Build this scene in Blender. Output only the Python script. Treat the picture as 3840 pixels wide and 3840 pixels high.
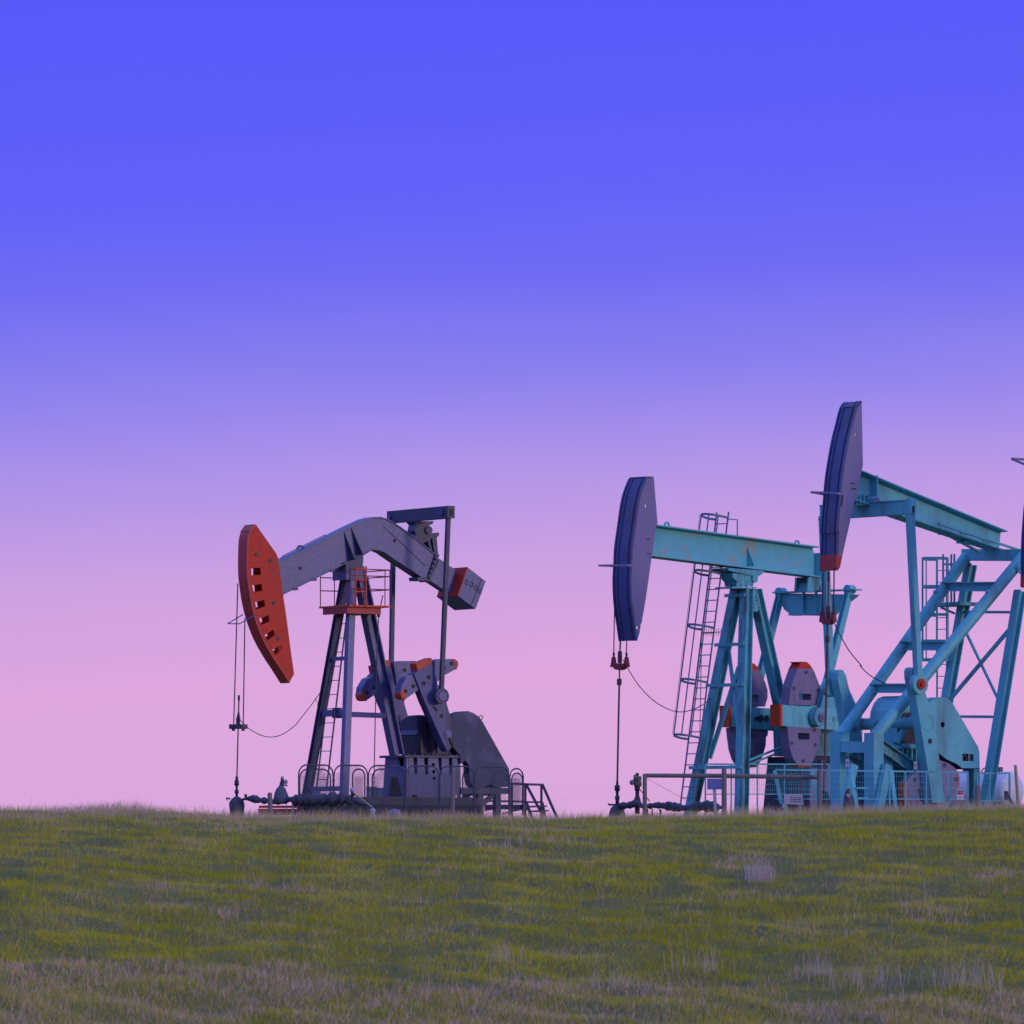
import bpy, bmesh, math, random
import numpy as np
from mathutils import Vector
from mathutils.geometry import tessellate_polygon
random.seed(7); rng = np.random.default_rng(7)
S = bpy.context.scene
for o in list(bpy.data.objects): bpy.data.objects.remove(o)
# ------------------------------------------------------------------ camera, sky, sun, exposure
FPX, CX, EY = 22500.0, 1920.0, 3200.0          # focal length and eye level in pixels of the photograph (3840 wide)
cam = bpy.data.cameras.new("camera"); co = bpy.data.objects.new("camera", cam); S.collection.objects.link(co)
cam.sensor_width = 36; cam.lens = 36*FPX/3840; cam.shift_y = (EY-1920)/3840
cam.clip_start = 1; cam.clip_end = 20000
co.location = (0, 0, 0); co.rotation_euler = (math.radians(90), 0, 0)
cam.dof.use_dof = True; cam.dof.focus_distance = 140; cam.dof.aperture_fstop = 3.2
S.camera = co
SUN_EL, SUN_AZ = math.radians(9), math.radians(125)   # low sun, behind the camera to the right
wd = bpy.data.worlds.new("World"); S.world = wd; wd.use_nodes = True
nt = wd.node_tree; nt.nodes.clear()
tc = nt.nodes.new("ShaderNodeTexCoord"); sep = nt.nodes.new("ShaderNodeSeparateXYZ")
nt.links.new(tc.outputs["Generated"], sep.inputs[0])
nz = nt.nodes.new("ShaderNodeTexNoise"); nz.inputs["Scale"].default_value = 9; nz.inputs["Detail"].default_value = 3
mp = nt.nodes.new("ShaderNodeMapping"); mp.inputs["Scale"].default_value = (1, 1, 6)
nt.links.new(tc.outputs["Generated"], mp.inputs[0]); nt.links.new(mp.outputs[0], nz.inputs["Vector"])
ma = nt.nodes.new("ShaderNodeMath"); ma.operation = 'MULTIPLY_ADD'; ma.inputs[1].default_value = 0.009; ma.inputs[2].default_value = -0.0045
nt.links.new(nz.outputs["Fac"], ma.inputs[0])
ad = nt.nodes.new("ShaderNodeMath"); ad.operation = 'ADD'
nt.links.new(sep.outputs[2], ad.inputs[0]); nt.links.new(ma.outputs[0], ad.inputs[1])
sx = nt.nodes.new("ShaderNodeMath"); sx.operation = 'MULTIPLY_ADD'; sx.inputs[1].default_value = -0.05   # the pink reaches higher to the right
nt.links.new(sep.outputs[0], sx.inputs[0]); nt.links.new(ad.outputs[0], sx.inputs[2])
sq = nt.nodes.new("ShaderNodeMath"); sq.operation = 'MULTIPLY'; sq.inputs[1].default_value = 4.0
nt.links.new(sx.outputs[0], sq.inputs[0])
rp = nt.nodes.new("ShaderNodeValToRGB"); nt.links.new(sq.outputs[0], rp.inputs[0])
def lin(r, g, b):
    f = lambda c: (c/255/12.92 if c <= 10 else ((c/255+.055)/1.055)**2.4)
    return (f(r), f(g), f(b), 1)
def el(py): return (EY-py)/FPX*4
stops = [(0.0, lin(216,167,217)), (el(2950), lin(219,168,221)), (el(2500), lin(221,167,222)), (el(2150), lin(206,162,224)), (el(1850), lin(184,152,230)),
         (el(1600), lin(160,140,235)), (el(1350), lin(136,126,238)), (el(1050), lin(113,108,243)), (el(700), lin(98,98,248)), (el(0), lin(88,90,250)),
         (0.75, (.17,.21,.90,1)), (1.0, (.27,.38,1.08,1))]
e = rp.color_ramp.elements
e[0].position, e[0].color = stops[0]; e[1].position, e[1].color = stops[-1]
for p, c in stops[1:-1]:
    q = e.new(p); q.color = c
bg = nt.nodes.new("ShaderNodeBackground"); bg.inputs[1].default_value = 1.0
nt.links.new(rp.outputs[0], bg.inputs[0])
wo = nt.nodes.new("ShaderNodeOutputWorld"); nt.links.new(bg.outputs[0], wo.inputs[0])
sl = bpy.data.lights.new("sun", 'SUN'); sl.energy = 0.85; sl.angle = math.radians(12); sl.color = (1, .80, .70)
so = bpy.data.objects.new("sun", sl); S.collection.objects.link(so)
sd = Vector((math.sin(SUN_AZ)*math.cos(SUN_EL), math.cos(SUN_AZ)*math.cos(SUN_EL), math.sin(SUN_EL)))
so.rotation_euler = sd.to_track_quat('Z', 'Y').to_euler(); so.location = (30, -30, 40)
S.view_settings.view_transform = 'Standard'; S.view_settings.look = 'None'; S.view_settings.exposure = 0; S.view_settings.gamma = 1
S.render.engine = 'CYCLES'
# ------------------------------------------------------------------ materials
def mat(name, col, rough=.55, dirt=None, dfac=.5, scale=3.0, streak=True, metal=0.0, bump=.15, var=.25, lo=.5, hi=.72):
    m = bpy.data.materials.new(name); m.use_nodes = True; t = m.node_tree; b = t.nodes["Principled BSDF"]
    b.inputs["Roughness"].default_value = rough; b.inputs["Metallic"].default_value = metal
    c = t.nodes.new("ShaderNodeTexCoord"); mpn = t.nodes.new("ShaderNodeMapping")
    mpn.inputs["Scale"].default_value = (1, 1, .25) if streak else (1, 1, 1)
    t.links.new(c.outputs["Object"], mpn.inputs[0])
    n1 = t.nodes.new("ShaderNodeTexNoise"); n1.inputs["Scale"].default_value = scale; n1.inputs["Detail"].default_value = 7; n1.inputs["Roughness"].default_value = .65
    t.links.new(mpn.outputs[0], n1.inputs["Vector"])
    n2 = t.nodes.new("ShaderNodeTexNoise"); n2.inputs["Scale"].default_value = scale*3.3; n2.inputs["Detail"].default_value = 5
    t.links.new(c.outputs["Object"], n2.inputs["Vector"])
    mx = t.nodes.new("ShaderNodeMix"); mx.data_type = 'RGBA'
    mx.inputs[6].default_value = (*[x*(1-var) for x in col], 1); mx.inputs[7].default_value = (*[min(1, x*(1+var)) for x in col], 1)
    t.links.new(n2.outputs["Fac"], mx.inputs[0])
    out = mx.outputs[2]
    if dirt:
        r = t.nodes.new("ShaderNodeValToRGB"); r.color_ramp.elements[0].position = lo; r.color_ramp.elements[1].position = hi
        r.color_ramp.elements[0].color = (0, 0, 0, 1); r.color_ramp.elements[1].color = (dfac, dfac, dfac, 1)
        t.links.new(n1.outputs["Fac"], r.inputs[0])
        m2 = t.nodes.new("ShaderNodeMix"); m2.data_type = 'RGBA'
        t.links.new(r.outputs[0], m2.inputs[0]); t.links.new(out, m2.inputs[6]); m2.inputs[7].default_value = (*dirt, 1)
        out = m2.outputs[2]
    t.links.new(out, b.inputs["Base Color"])
    if bump:
        bn = t.nodes.new("ShaderNodeBump"); bn.inputs["Strength"].default_value = bump; bn.inputs["Distance"].default_value = .02
        t.links.new(n2.outputs["Fac"], bn.inputs["Height"]); t.links.new(bn.outputs[0], b.inputs["Normal"])
    return m
M = dict(
 grey = mat("grey_paint", (.095,.09,.24), .40, (.07,.06,.10), .55),
 greyoil = mat("oily_grey_paint", (.092,.087,.225), .5, (.035,.03,.055), .85, 1.6, True, 0, .15, .25, .5, .62),
 guardmottle = mat("mottled_dark_paint", (.045,.044,.10), .6, (.17,.155,.25), .75, .75, False, 0, .1, .2, .47, .62),  # dark base with broad lighter mottling
 darkgrey = mat("dark_grey_paint", (.05,.052,.105), .5, (.03,.03,.035), .6),
 grime = mat("oily_iron", (.028,.022,.045), .5, (.10,.085,.14), .4, 9),
 orange = mat("orange_red_paint", (.60,.03,.005), .65, (.28,.04,.03), .5, 2.5),
 orange2 = mat("safety_orange_paint", (.66,.06,.01), .55, (.3,.05,.03), .5),
 darkred = mat("dark_red_paint", (.50,.035,.03), .5, (.08,.02,.03), .6, 4),
 teal = mat("teal_paint", (.125,.485,.52), .5, (.09,.15,.19), .6, 1.6, True, 0, .1, .18, .5, .70),
 tealrust = mat("rust_patched_teal_paint", (.125,.485,.52), .5, (.38,.33,.22), .6, 1.1, False, 0, .1, .15, .55, .61),
 tealdirt = mat("grimy_teal_paint", (.11,.43,.46), .5, (.05,.07,.06), .75, 2.2, True, 0, .1, .2, .48, .62),
 tealpale = mat("pale_teal_paint", (.14,.53,.55), .55, (.1,.13,.12), .5, 3),
 steelblue = mat("blue_grey_paint", (.20,.175,.32), .45, (.22,.13,.13), .4, 1.2, True, 0, .08, .12),
 track = mat("worn_track_steel", (.06,.08,.22), .4, (.13,.06,.07), .7, 2.0, True, 0, .15, .3, .46, .66),
 weight = mat("lavender_grey_cast_iron", (.22,.175,.28), .6, (.10,.08,.10), .6, 4, True),
 ladderblue = mat("blue_grey_ladder_paint", (.06,.13,.24), .5, None),
 rod = mat("rusty_rod", (.12,.045,.05), .55, (.04,.02,.03), .6, 8),
 barred = mat("dull_dark_red_paint", (.27,.03,.035), .55, (.06,.02,.03), .6, 6),
 cable = mat("wire_rope", (.03,.03,.04), .5, None),
 wood = mat("weathered_wood", (.19,.155,.145), .85, (.12,.1,.09), .7, 6),
 white = mat("white_paint", (.72,.70,.72), .5, (.45,.42,.42), .4, 2),
 offwhite = mat("pale_plastic", (.40,.40,.47), .5, (.35,.33,.36), .4, 5),
 wrap = mat("insulation_wrap", (.07,.075,.10), .75, (.025,.025,.03), .8, 7, False, 0, .8, .4),
 sack = mat("weathered_tarp", (.085,.105,.15), .8, (.05,.05,.07), .7, 6, True, 0, .7),
 concrete = mat("stained_concrete", (.03,.028,.042), .9, (.06,.05,.06), .8, 2.5, False, 0, .5),
 black = mat("black_iron_and_shade", (.012,.012,.016), .6, None),
 signred = mat("red_sign_face", (.5,.04,.04), .5, None), signblue = mat("blue_sign_back", (.15,.18,.42), .5, None),
 yellow = mat("yellow_valve_paint", (.16,.13,.07), .5, None),
 galv = mat("galvanised_wire", (.10,.10,.12), .5, None), straw = mat("weathered_pole", (.40,.33,.24), .8, None),
)
# ------------------------------------------------------------------ geometry helpers
def Wp(px, py, Y): return Vector(((px-CX)*Y/FPX, Y, (EY-py)*Y/FPX))
class Frame:                                    # a machine's own axes: u along its beam, v to its near side
    def __init__(s, px0, D, deg):
        t = math.radians(deg); s.O = Vector(((px0-CX)*D/FPX, D)); s.u = Vector((math.cos(t), math.sin(t), 0)); s.v = Vector((math.sin(t), -math.cos(t), 0))
    def at(s, a, b, z): return Vector((s.O.x+a*s.u.x+b*s.v.x, s.O.y+a*s.u.y+b*s.v.y, z))
    def az(s, p, b):
        k = (p[0]-CX)/FPX
        a = (k*(s.O.y+b*s.v.y)-s.O.x-b*s.v.x)/(s.u.x-k*s.u.y)
        return (a, (EY-p[1])*(s.O.y+a*s.u.y+b*s.v.y)/FPX)
    def bz(s, p, a):
        k = (p[0]-CX)/FPX
        b = (k*(s.O.y+a*s.u.y)-s.O.x-a*s.u.x)/(s.v.x-k*s.v.y)
        return (b, (EY-p[1])*(s.O.y+a*s.u.y+b*s.v.y)/FPX)
    def p(s, p, b):
        a, z = s.az(p, b); return s.at(a, b, z)
    def pb(s, p, a):
        b, z = s.bz(p, a); return s.at(a, b, z)
class MB:
    def __init__(s): s.V = []; s.F = []; s.sm = []; s.g = 0; s.gv = []; s.gf = []; s.lock = False
    def add(s, V, F, smooth=False):
        n = len(s.V); s.V += [Vector(v) for v in V]; s.F += [[i+n for i in f] for f in F]; s.sm += [smooth]*len(F)
        s.g += 0 if s.lock else 1; s.gv += [s.g]*len(V); s.gf += [s.g]*len(F); return s
    def pieces(s):
        out = []
        for g in sorted(set(s.gv)):
            m = MB(); ix = {}
            for i, (v, k) in enumerate(zip(s.V, s.gv)):
                if k == g: ix[i] = len(m.V); m.V.append(v)
            for f, k, sm in zip(s.F, s.gf, s.sm):
                if k == g: m.F.append([ix[i] for i in f]); m.sm.append(sm)
            out.append(m)
        return out
    def bar(s, p, q, w, h=None, ref=None):
        h = w if h is None else h; p = Vector(p); q = Vector(q); d = (q-p).normalized()
        r = Vector(ref) if ref is not None else (Vector((0,0,1)) if abs(d.z) < .9 else Vector((1,0,0)))
        x = (r-d*r.dot(d)).normalized(); y = d.cross(x); V = []
        for c in (p, q):
            for i, j in ((-1,-1),(1,-1),(1,1),(-1,1)): V.append(c+x*(i*w/2)+y*(j*h/2))
        return s.add(V, [(3,2,1,0),(4,5,6,7),(0,1,5,4),(1,2,6,5),(2,3,7,6),(3,0,4,7)])
    def hbeam(s, p, q, w, h, ref, t=.03):       # web along ref, flanges at both ends of it
        p = Vector(p); q = Vector(q); d = (q-p).normalized(); r = Vector(ref); x = (r-d*r.dot(d)).normalized()
        s.g += 1; s.lock = True; s.bar(p, q, w-2*t, t, ref)
        for k in (-1, 1): s.bar(p+x*k*(w-t)/2, q+x*k*(w-t)/2, t, h, ref)
        s.lock = False; return s
    def tube(s, pts, r, n=8, closed=False):
        pts = [Vector(p) for p in pts]; rs = r if isinstance(r, (list, tuple)) else [r]*len(pts); V = []; F = []; N = len(pts); px = None
        for i, p in enumerate(pts):
            if closed: d = (pts[(i+1) % N]-pts[i-1]).normalized()
            else: d = (pts[min(i+1, N-1)]-pts[max(i-1, 0)]).normalized()
            g = px if px is not None else (Vector((0,0,1)) if abs(d.z) < .9 else Vector((0,1,0)))
            x = g-d*g.dot(d)
            if x.length < 1e-4: x = Vector((1,.3,.2))-d*Vector((1,.3,.2)).dot(d)
            x.normalize(); y = d.cross(x); px = x
            for k in range(n):
                a = 2*math.pi*k/n; V.append(p+(x*math.cos(a)+y*math.sin(a))*rs[i])
        for i in range(N if closed else N-1):
            j = (i+1) % N
            for k in range(n): F.append((i*n+k, i*n+(k+1) % n, j*n+(k+1) % n, j*n+k))
        lk = s.lock; s.g += 0 if lk else 1; s.lock = True; s.add(V, F, n > 4)
        if not closed: s.add([V[k] for k in range(n)], [tuple(range(n))[::-1]]); s.add(V[-n:], [tuple(range(n))])
        s.lock = lk; return s
    def cyl(s, p, q, r, n=20): return s.tube([p, q], r, n)
    def lathe(s, c, prof, n=18, jit=0):         # prof: (radius, z)
        V = []; F = []
        for r, z in prof:
            for k in range(n):
                a = 2*math.pi*k/n; rr = r*(1+random.uniform(-jit, jit)); V.append((c[0]+rr*math.cos(a), c[1]+rr*math.sin(a), z))
        for i in range(len(prof)-1):
            for k in range(n): F.append((i*n+k, i*n+(k+1) % n, (i+1)*n+(k+1) % n, (i+1)*n+k))
        F.append(tuple(range(n))[::-1]); F.append(tuple(range((len(prof)-1)*n, len(prof)*n)))
        return s.add(V, F, True)
    def ball(s, c, r, sc=(1,1,1), n=12):
        return s.lathe(c, [(max(.001, r*math.sin(math.pi*i/8))*sc[0], c[2]-r*math.cos(math.pi*i/8)*sc[2]) for i in range(9)], n)
    def _pr(s, loops, f0, f1):
        flat = [p for l in loops for p in l]; tri = tessellate_polygon([[Vector((p[0], p[1], 0)) for p in l] for l in loops]); n = len(flat)
        V = [f0(p) for p in flat]+[f1(p) for p in flat]; F = [tuple(t) for t in tri]+[tuple(i+n for i in t)[::-1] for t in tri]
        st = 0
        for l in loops:
            for i in range(len(l)):
                a, b = st+i, st+(i+1) % len(l); F.append((a, b, b+n, a+n))
            st += len(l)
        return s.add(V, F)
    def prism(s, F, az, b0, b1, holes=()): return s._pr([az]+list(holes), lambda p: F.at(p[0], b0, p[1]), lambda p: F.at(p[0], b1, p[1]))
    def lprism(s, F, bz, a0, a1, holes=()): return s._pr([bz]+list(holes), lambda p: F.at(a0, p[0], p[1]), lambda p: F.at(a1, p[0], p[1]))
    def abox(s, F, a0, a1, b0, b1, z0, z1): return s.prism(F, [(a0,z0),(a1,z0),(a1,z1),(a0,z1)], b0, b1)
    def ptri(s, pts, th):                       # plate through 3D points, thickness vector th
        n = len(pts); pts = [Vector(p) for p in pts]; th = Vector(th)
        return s.add(pts+[p+th for p in pts], [tuple(range(n)), tuple(range(n, 2*n))[::-1]]+[(i, (i+1) % n, (i+1) % n+n, i+n) for i in range(n)])
    def build(s, name, m, parent=None, base=None):
        me = bpy.data.meshes.new(name); b = base if base is not None else Vector((0,0,0))
        me.from_pydata([tuple(v-b) for v in s.V], [], s.F); me.polygons.foreach_set("use_smooth", s.sm)
        bm = bmesh.new(); bm.from_mesh(me); bmesh.ops.recalc_face_normals(bm, faces=bm.faces[:]); bm.to_mesh(me); bm.free()
        me.materials.append(M[m] if isinstance(m, str) else m); o = bpy.data.objects.new(name, me); S.collection.objects.link(o)
        if parent is not None: o.parent = parent
        else: o.location = b
        return o
def circ(az, r, n=14): return [(az[0]+r*math.cos(2*math.pi*k/n), az[1]+r*math.sin(2*math.pi*k/n)) for k in range(n)]
def tag(o, label, cat, group=None, kind=None):
    if label: o["label"] = label
    if cat: o["category"] = cat
    if group: o["group"] = group
    if kind: o["kind"] = kind
    return o
SPLIT = {'cross_beam','cross_brace','pin_hole','painted_tip','stiffener','bolt','rib','strut','diagonal_brace','weld_mark','clamp','pin_cap','tread','stringer','lifting_eye','slot','track_rib','walkway_bracket','support_channel','brake_rod','strand','rail','hatch','oil_pipe','flange','end_plate'}
class Thing:
    def __init__(s, name, label, cat, base, group=None):
        s.e = bpy.data.objects.new(name, None); S.collection.objects.link(s.e); s.e.location = base; s.base = Vector(base); s.e.empty_display_size = .2
        tag(s.e, label, cat, group)
    def part(s, name, mb, m, parent=None, label=None):
        if name in SPLIT and len(set(mb.gv)) > 1:
            for k in mb.pieces(): o = k.build(name, m, parent or s.e, s.base)
            return o
        o = mb.build(name, m, parent or s.e, s.base)
        if label: o["label"] = label
        return o
def solo(name, mb, m, label, cat, group=None):
    c = Vector((sum(v.x for v in mb.V)/len(mb.V), sum(v.y for v in mb.V)/len(mb.V), min(v.z for v in mb.V)))
    return tag(mb.build(name, m, None, c), label, cat, group)
def zm(ox, oy, s): return lambda *pts: [(ox+x/s, oy+y/s) for x, y in pts]
def catmull(pts, n=6):
    P = [Vector(p) for p in pts]; out = []
    for i in range(len(P)-1):
        p0, p1, p2, p3 = P[max(i-1,0)], P[i], P[i+1], P[min(i+2,len(P)-1)]
        for k in range(n):
            t = k/n; out.append(.5*((2*p1)+(p2-p0)*t+(2*p0-5*p1+4*p2-p3)*t*t+(3*p1-p0-3*p2+p3)*t**3))
    return out+[P[-1]]
def mesh_wires(mb, o, e1, e2, L, H, step, r, kind, mask=None):
    """wires of a mesh panel: o corner, e1 along, e2 up"""
    segs = []
    if kind == 'diamond':
        for sgn in (1, -1):
            k = .55*step; c = -H*.6
            cs = np.arange(-2*H, L+2*H, k*1.0)
            for c in cs:
                pts = []
                for t in np.linspace(0, H, 9):
                    x = c+sgn*t*.5
                    pts.append((x, t))
                run = []
                for x, y in pts:
                    ok = 0 <= x <= L and (mask is None or mask(x, y))
                    if ok: run.append((x, y))
                    else:
                        if len(run) > 1: segs.append((run[0], run[-1]))
                        run = []
                if len(run) > 1: segs.append((run[0], run[-1]))
    else:
        for x in np.arange(step, L, step): segs.append(((x, 0), (x, H)))
        for y in np.arange(step*2, H, step*2.5): segs.append(((0, y), (L, y)))
    for p, q in segs: mb.tube([o+e1*p[0]+e2*p[1], o+e1*q[0]+e2*q[1]], r, 3)
# zooms of the photograph the outlines were measured in
z1 = zm(820,1860,2.9273); z2 = zm(1180,1860,2.9273); z3 = zm(820,2460,2.9273); z4 = zm(1280,2460,2.9273); z6 = zm(1640,2700,3.864); z7 = zm(840,2880,4.83)
A1 = zm(2220,1740,3.22); A2 = zm(2640,1900,3.22); A3 = zm(2220,2340,3.22); A4 = zm(2640,2440,3.01875); A5 = zm(2260,2860,3.22)
B5 = zm(3000,1480,3.7154); B6 = zm(3240,1700,3.22); B7 = zm(3040,2440,3.01875); B8 = zm(3340,2440,3.01875); B9 = zm(3400,2140,4.391); C1 = zm(3740,1680,3.22)
# ------------------------------------------------------------------ ground
CRX = [-3000, 0, 200, 430, 620, 900, 1500, 2000, 2500, 2900, 3400, 3840, 7000]
CRY = [3066, 3060, 3060, 3054, 3062, 3078, 3084, 3088, 3080, 3068, 3054, 3044, 3050]
YC = 122.0
def und(x, y):
    return (.045*np.sin(x*1.3+np.sin(y*.9)*2)*np.sin(y*1.9+1.6*np.sin(x*.7)) + .05*np.sin(x*2.3+y*.7+2)*np.sin(y*3.1+x*.9+np.sin(x*1.7)) + .02*np.sin(x*4.1+y*1.3)*np.sin(y*5.3+x*1.9+np.sin(x*2.7+y)) + .05*np.sin(x*.55+1)*np.sin(y*.9+.7+np.sin(x*.9)))
def gz(x, y):
    x = np.asarray(x, float); y = np.asarray(y, float)
    zc = (EY-np.interp(CX+x/YC*FPX, CRX, CRY))/FPX*YC
    s = np.clip(YC-y, 0, None); d = np.clip(y-YC, 0, None)
    h = zc-.0062*s-.003*s*s-.06*(1-np.exp(-d/4))
    low = -4.0+2.3*np.clip((35-y)/35, 0, 1)
    h = np.where(y < 85, np.maximum(h, low), h)
    fade = np.clip((y-60)/20, 0, 1)*np.clip((135-y)/20, .25, 1)*np.clip(1-(y-200)/100, 0, 1)
    zc0 = .62; far = np.clip((y-180)/120, 0, 1)
    return (h+und(x, y)*fade)*(1-far)+(zc0-.2)*far
xs = np.concatenate([[-6000,-2000,-600,-200,-90,-50,-30], np.arange(-20, 20.01, .3), [30,50,90,200,600,2000,6000]])
ys = np.concatenate([[-600,-200,-60,0,20,40,55,65,75], np.arange(80, 130, .2), np.arange(130, 200, 1.5), [220,260,320,500,1000,2500,6000,14000]])
gx, gy = np.meshgrid(xs, ys); gzv = gz(gx, gy)
me = bpy.data.meshes.new("ground"); nx, ny = len(xs), len(ys)
idx = np.arange(nx*ny).reshape(ny, nx)
fc = np.stack([idx[:-1,:-1], idx[:-1,1:], idx[1:,1:], idx[1:,:-1]], -1).reshape(-1, 4)
me.from_pydata(np.stack([gx, gy, gzv], -1).reshape(-1, 3).tolist(), [], fc.tolist()); me.polygons.foreach_set("use_smooth", [True]*len(fc))
go = bpy.data.objects.new("ground", me); S.collection.objects.link(go); go["kind"] = "structure"
M['soil'] = mat("grassy_soil", (.17,.15,.025), .95, (.11,.10,.05), .8, 1.2, False, 0, .8, .35)
me.materials.append(M['soil'])
def gnd(x, y): return float(gz(x, y))
# ------------------------------------------------------------------ shared machine builders
def head(T, F, front, back, hp, hw, holes_px=(), plate='steelblue', strip='track', rails=True, far_holes=True, tip=None, capm=None):
    fr = [F.az(p, hp) for p in front]; bk = [F.az(p, hp) for p in back]      # front top->bottom, back bottom->top
    frs = [(v.x, v.y) for v in catmull([(a, z, 0) for a, z in fr], 4)]
    outer = frs+bk; holes = [[F.az(p, hp) for p in h] for h in holes_px]
    hd = T.part('horse_head', MB().prism(F, outer, hp-.025, hp, holes), plate)
    T.part('side_plate', MB().prism(F, outer, -hp, -hp+.025, holes if far_holes else ()), plate, hd)
    off = []
    for i in range(len(frs)):
        p, q = frs[max(i-1,0)], frs[min(i+1,len(frs)-1)]; tx, tz = q[0]-p[0], q[1]-p[1]; l = math.hypot(tx, tz)
        n = (tz/l, -tx/l); n = n if n[0] < 0 else (-n[0], -n[1]); off.append((frs[i][0]+n[0]*.03, frs[i][1]+n[1]*.03))
    off2 = [(2*b[0]-a[0], 2*b[1]-a[1]) for a, b in zip(frs, off)]
    for i in range(len(off2)): off2[i] = (off2[i][0]*.97+off[i][0]*.03, off2[i][1])
    st = T.part('cable_track', MB().prism(F, frs+off[::-1], -hw, hw), strip, hd)
    if rails:
        w = hw*.15; m = MB()
        for b0 in (-hw, -hw*.55-w/2, hw*.55-w/2, hw-w): m.prism(F, off+off2[::-1], b0, b0+w)
        T.part('track_rib', m, strip, st)
    # closing plates: top, bottom, and inner ribs
    m = MB(); m.prism(F, [frs[0], bk[-1], (bk[-1][0], bk[-1][1]-.03), (frs[0][0]+.02, frs[0][1]-.03)], -hp+.025, hp-.025)
    m.prism(F, [frs[-1], (frs[-1][0], frs[-1][1]+.03), (bk[0][0], bk[0][1]+.03), bk[0]], -hp+.025, hp-.025)
    T.part('end_plate', m, capm or plate, hd)
    return hd, frs, off
def iseg(F, top, bot, bf, tf, tw, bt=0.0):
    """I-beam in the machine's plane; top / bot = two pixel points each on the near flange edges"""
    t = [F.az(p, bf) for p in top]; b = [F.az(p, bf) for p in bot]
    m = MB(); m.prism(F, t+[(t[1][0], t[1][1]-tf), (t[0][0], t[0][1]-tf)], -bf, bf); m.prism(F, b+[(b[1][0], b[1][1]+tf), (b[0][0], b[0][1]+tf)], -bf, bf)
    m.prism(F, [(t[0][0], t[0][1]-tf), (t[1][0], t[1][1]-tf), (b[1][0], b[1][1]+tf), (b[0][0], b[0][1]+tf)], -tw/2, tw/2)
    return m, t, b
def ladder(T, p0, p1, w, step, r=.018, rr=.011, m='tealpale', parent=None, name='ladder'):
    """p0 bottom / p1 top of left rail, w vector to the right rail"""
    mb = MB(); mb.tube([p0, p1], r, 6).tube([p0+w, p1+w], r, 6); L = (p1-p0).length; d = (p1-p0)/L
    k = step*.6
    while k < L-.05: mb.tube([p0+d*k, p0+d*k+w], rr, 5); k += step
    return T.part(name, mb, m, parent)
def text(s, size, loc, ux, uz, m, th=.004):
    cu = bpy.data.curves.new('lettering', 'FONT'); cu.body = s; cu.size = size; cu.align_x = 'CENTER'; cu.align_y = 'CENTER'; cu.extrude = th/2
    o = bpy.data.objects.new('tmp', cu); S.collection.objects.link(o); dg = bpy.context.evaluated_depsgraph_get()
    me = bpy.data.meshes.new_from_object(o.evaluated_get(dg)); bpy.data.objects.remove(o)
    ux = Vector(ux).normalized(); uz = Vector(uz).normalized(); n = ux.cross(uz); mb = MB()
    mb.add([Vector(loc)+ux*v.co.x+uz*v.co.y+n*v.co.z for v in me.vertices], [list(p.vertices) for p in me.polygons]); return mb
# ================================================================== GREY PUMPJACK
F = Frame(1331, 128, 33); U, V, Zv = F.u, F.v, Vector((0,0,1))
GL = gnd(F.O.x, F.O.y)
T = Thing('pumpjack', 'grey pumpjack with an orange red horse head and curved beam, standing alone', 'pumpjack', (F.O.x, F.O.y, GL), 'pumpjacks on the hilltop')
front = z1((400,320),(345,400),(325,480),(318,600),(316,750),(320,880),(335,1010),(360,1170),(400,1330),(440,1450),(500,1590),(595,1757))+z3((680,130),(780,288))
back = z3((828,195),(800,0))+z1((740,1300),(705,1070),(665,760),(655,690),(638,640),(412,318))
hol = [z1(*h) for h in ([(358,788),(462,788),(462,865),(360,870)], [(370,980),(472,965),(480,1040),(386,1055)], [(400,1165),(500,1140),(512,1210),(416,1245)],
       [(445,1345),(550,1308),(560,1375),(470,1420)], [(508,1525),(600,1465),(620,1525),(535,1590)], [(590,1690),(680,1632),(700,1680),(625,1745)])]
hd, frs, off = head(T, F, front, back, .16, .185, hol, 'orange', 'darkred', False, True)
m = MB(); a = [F.az(p, .185) for p in z1((405,310),(345,395),(335,385),(385,312))]; m.prism(F, a, -.19, .19); T.part('top_cap', m, 'darkred', hd)
m = MB()
for p in z1((415,640),(570,710),(605,1172),(650,1560)): q = F.p(p, .16); m.cyl(q-V*.01, q+V*.012, .042, 14)
T.part('bolt', m, 'grime', hd)
# beam
bt = z1((640,745),(1440,345))+z2((430,325),(560,265),(640,242),(720,242),(790,262),(870,310),(930,345),(1100,470),(1320,650),(1350,678))
bb = z2((1250,930),(1170,880),(1060,805),(880,690),(760,605),(700,583),(635,577),(540,635))+z1((1560,650),(1370,740),(690,1078))
BW = .15
beam = T.part('walking_beam', MB().prism(F, [F.az(p, BW) for p in bt+bb], -BW, BW), 'grey')
m = MB(); tl = [F.az(p, BW) for p in bt]; m.prism(F, tl+[(p[0]+.0, p[1]+.025) for p in tl[::-1]], -BW-.03, BW+.03)
bl = [F.az(p, BW) for p in bb]; m.prism(F, bl+[(p[0], p[1]-.025) for p in bl[::-1]], -BW-.03, BW+.03); T.part('flange', m, 'grey', beam)
m = MB()
for tp, b_ in (((1372,390),(1440,705)), ((1450,345),(1530,648))):
    p = F.p(z1(tp)[0], BW+.002); q = F.p(z1(b_)[0], BW+.002); m.ptri([p, q, q+V*.2], U*.02)
    p2 = p-V*(2*BW); q2 = q-V*(2*BW); m.ptri([p2, q2, q2-V*.2], U*.02)
T.part('stiffener', m, 'darkgrey', beam)
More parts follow.
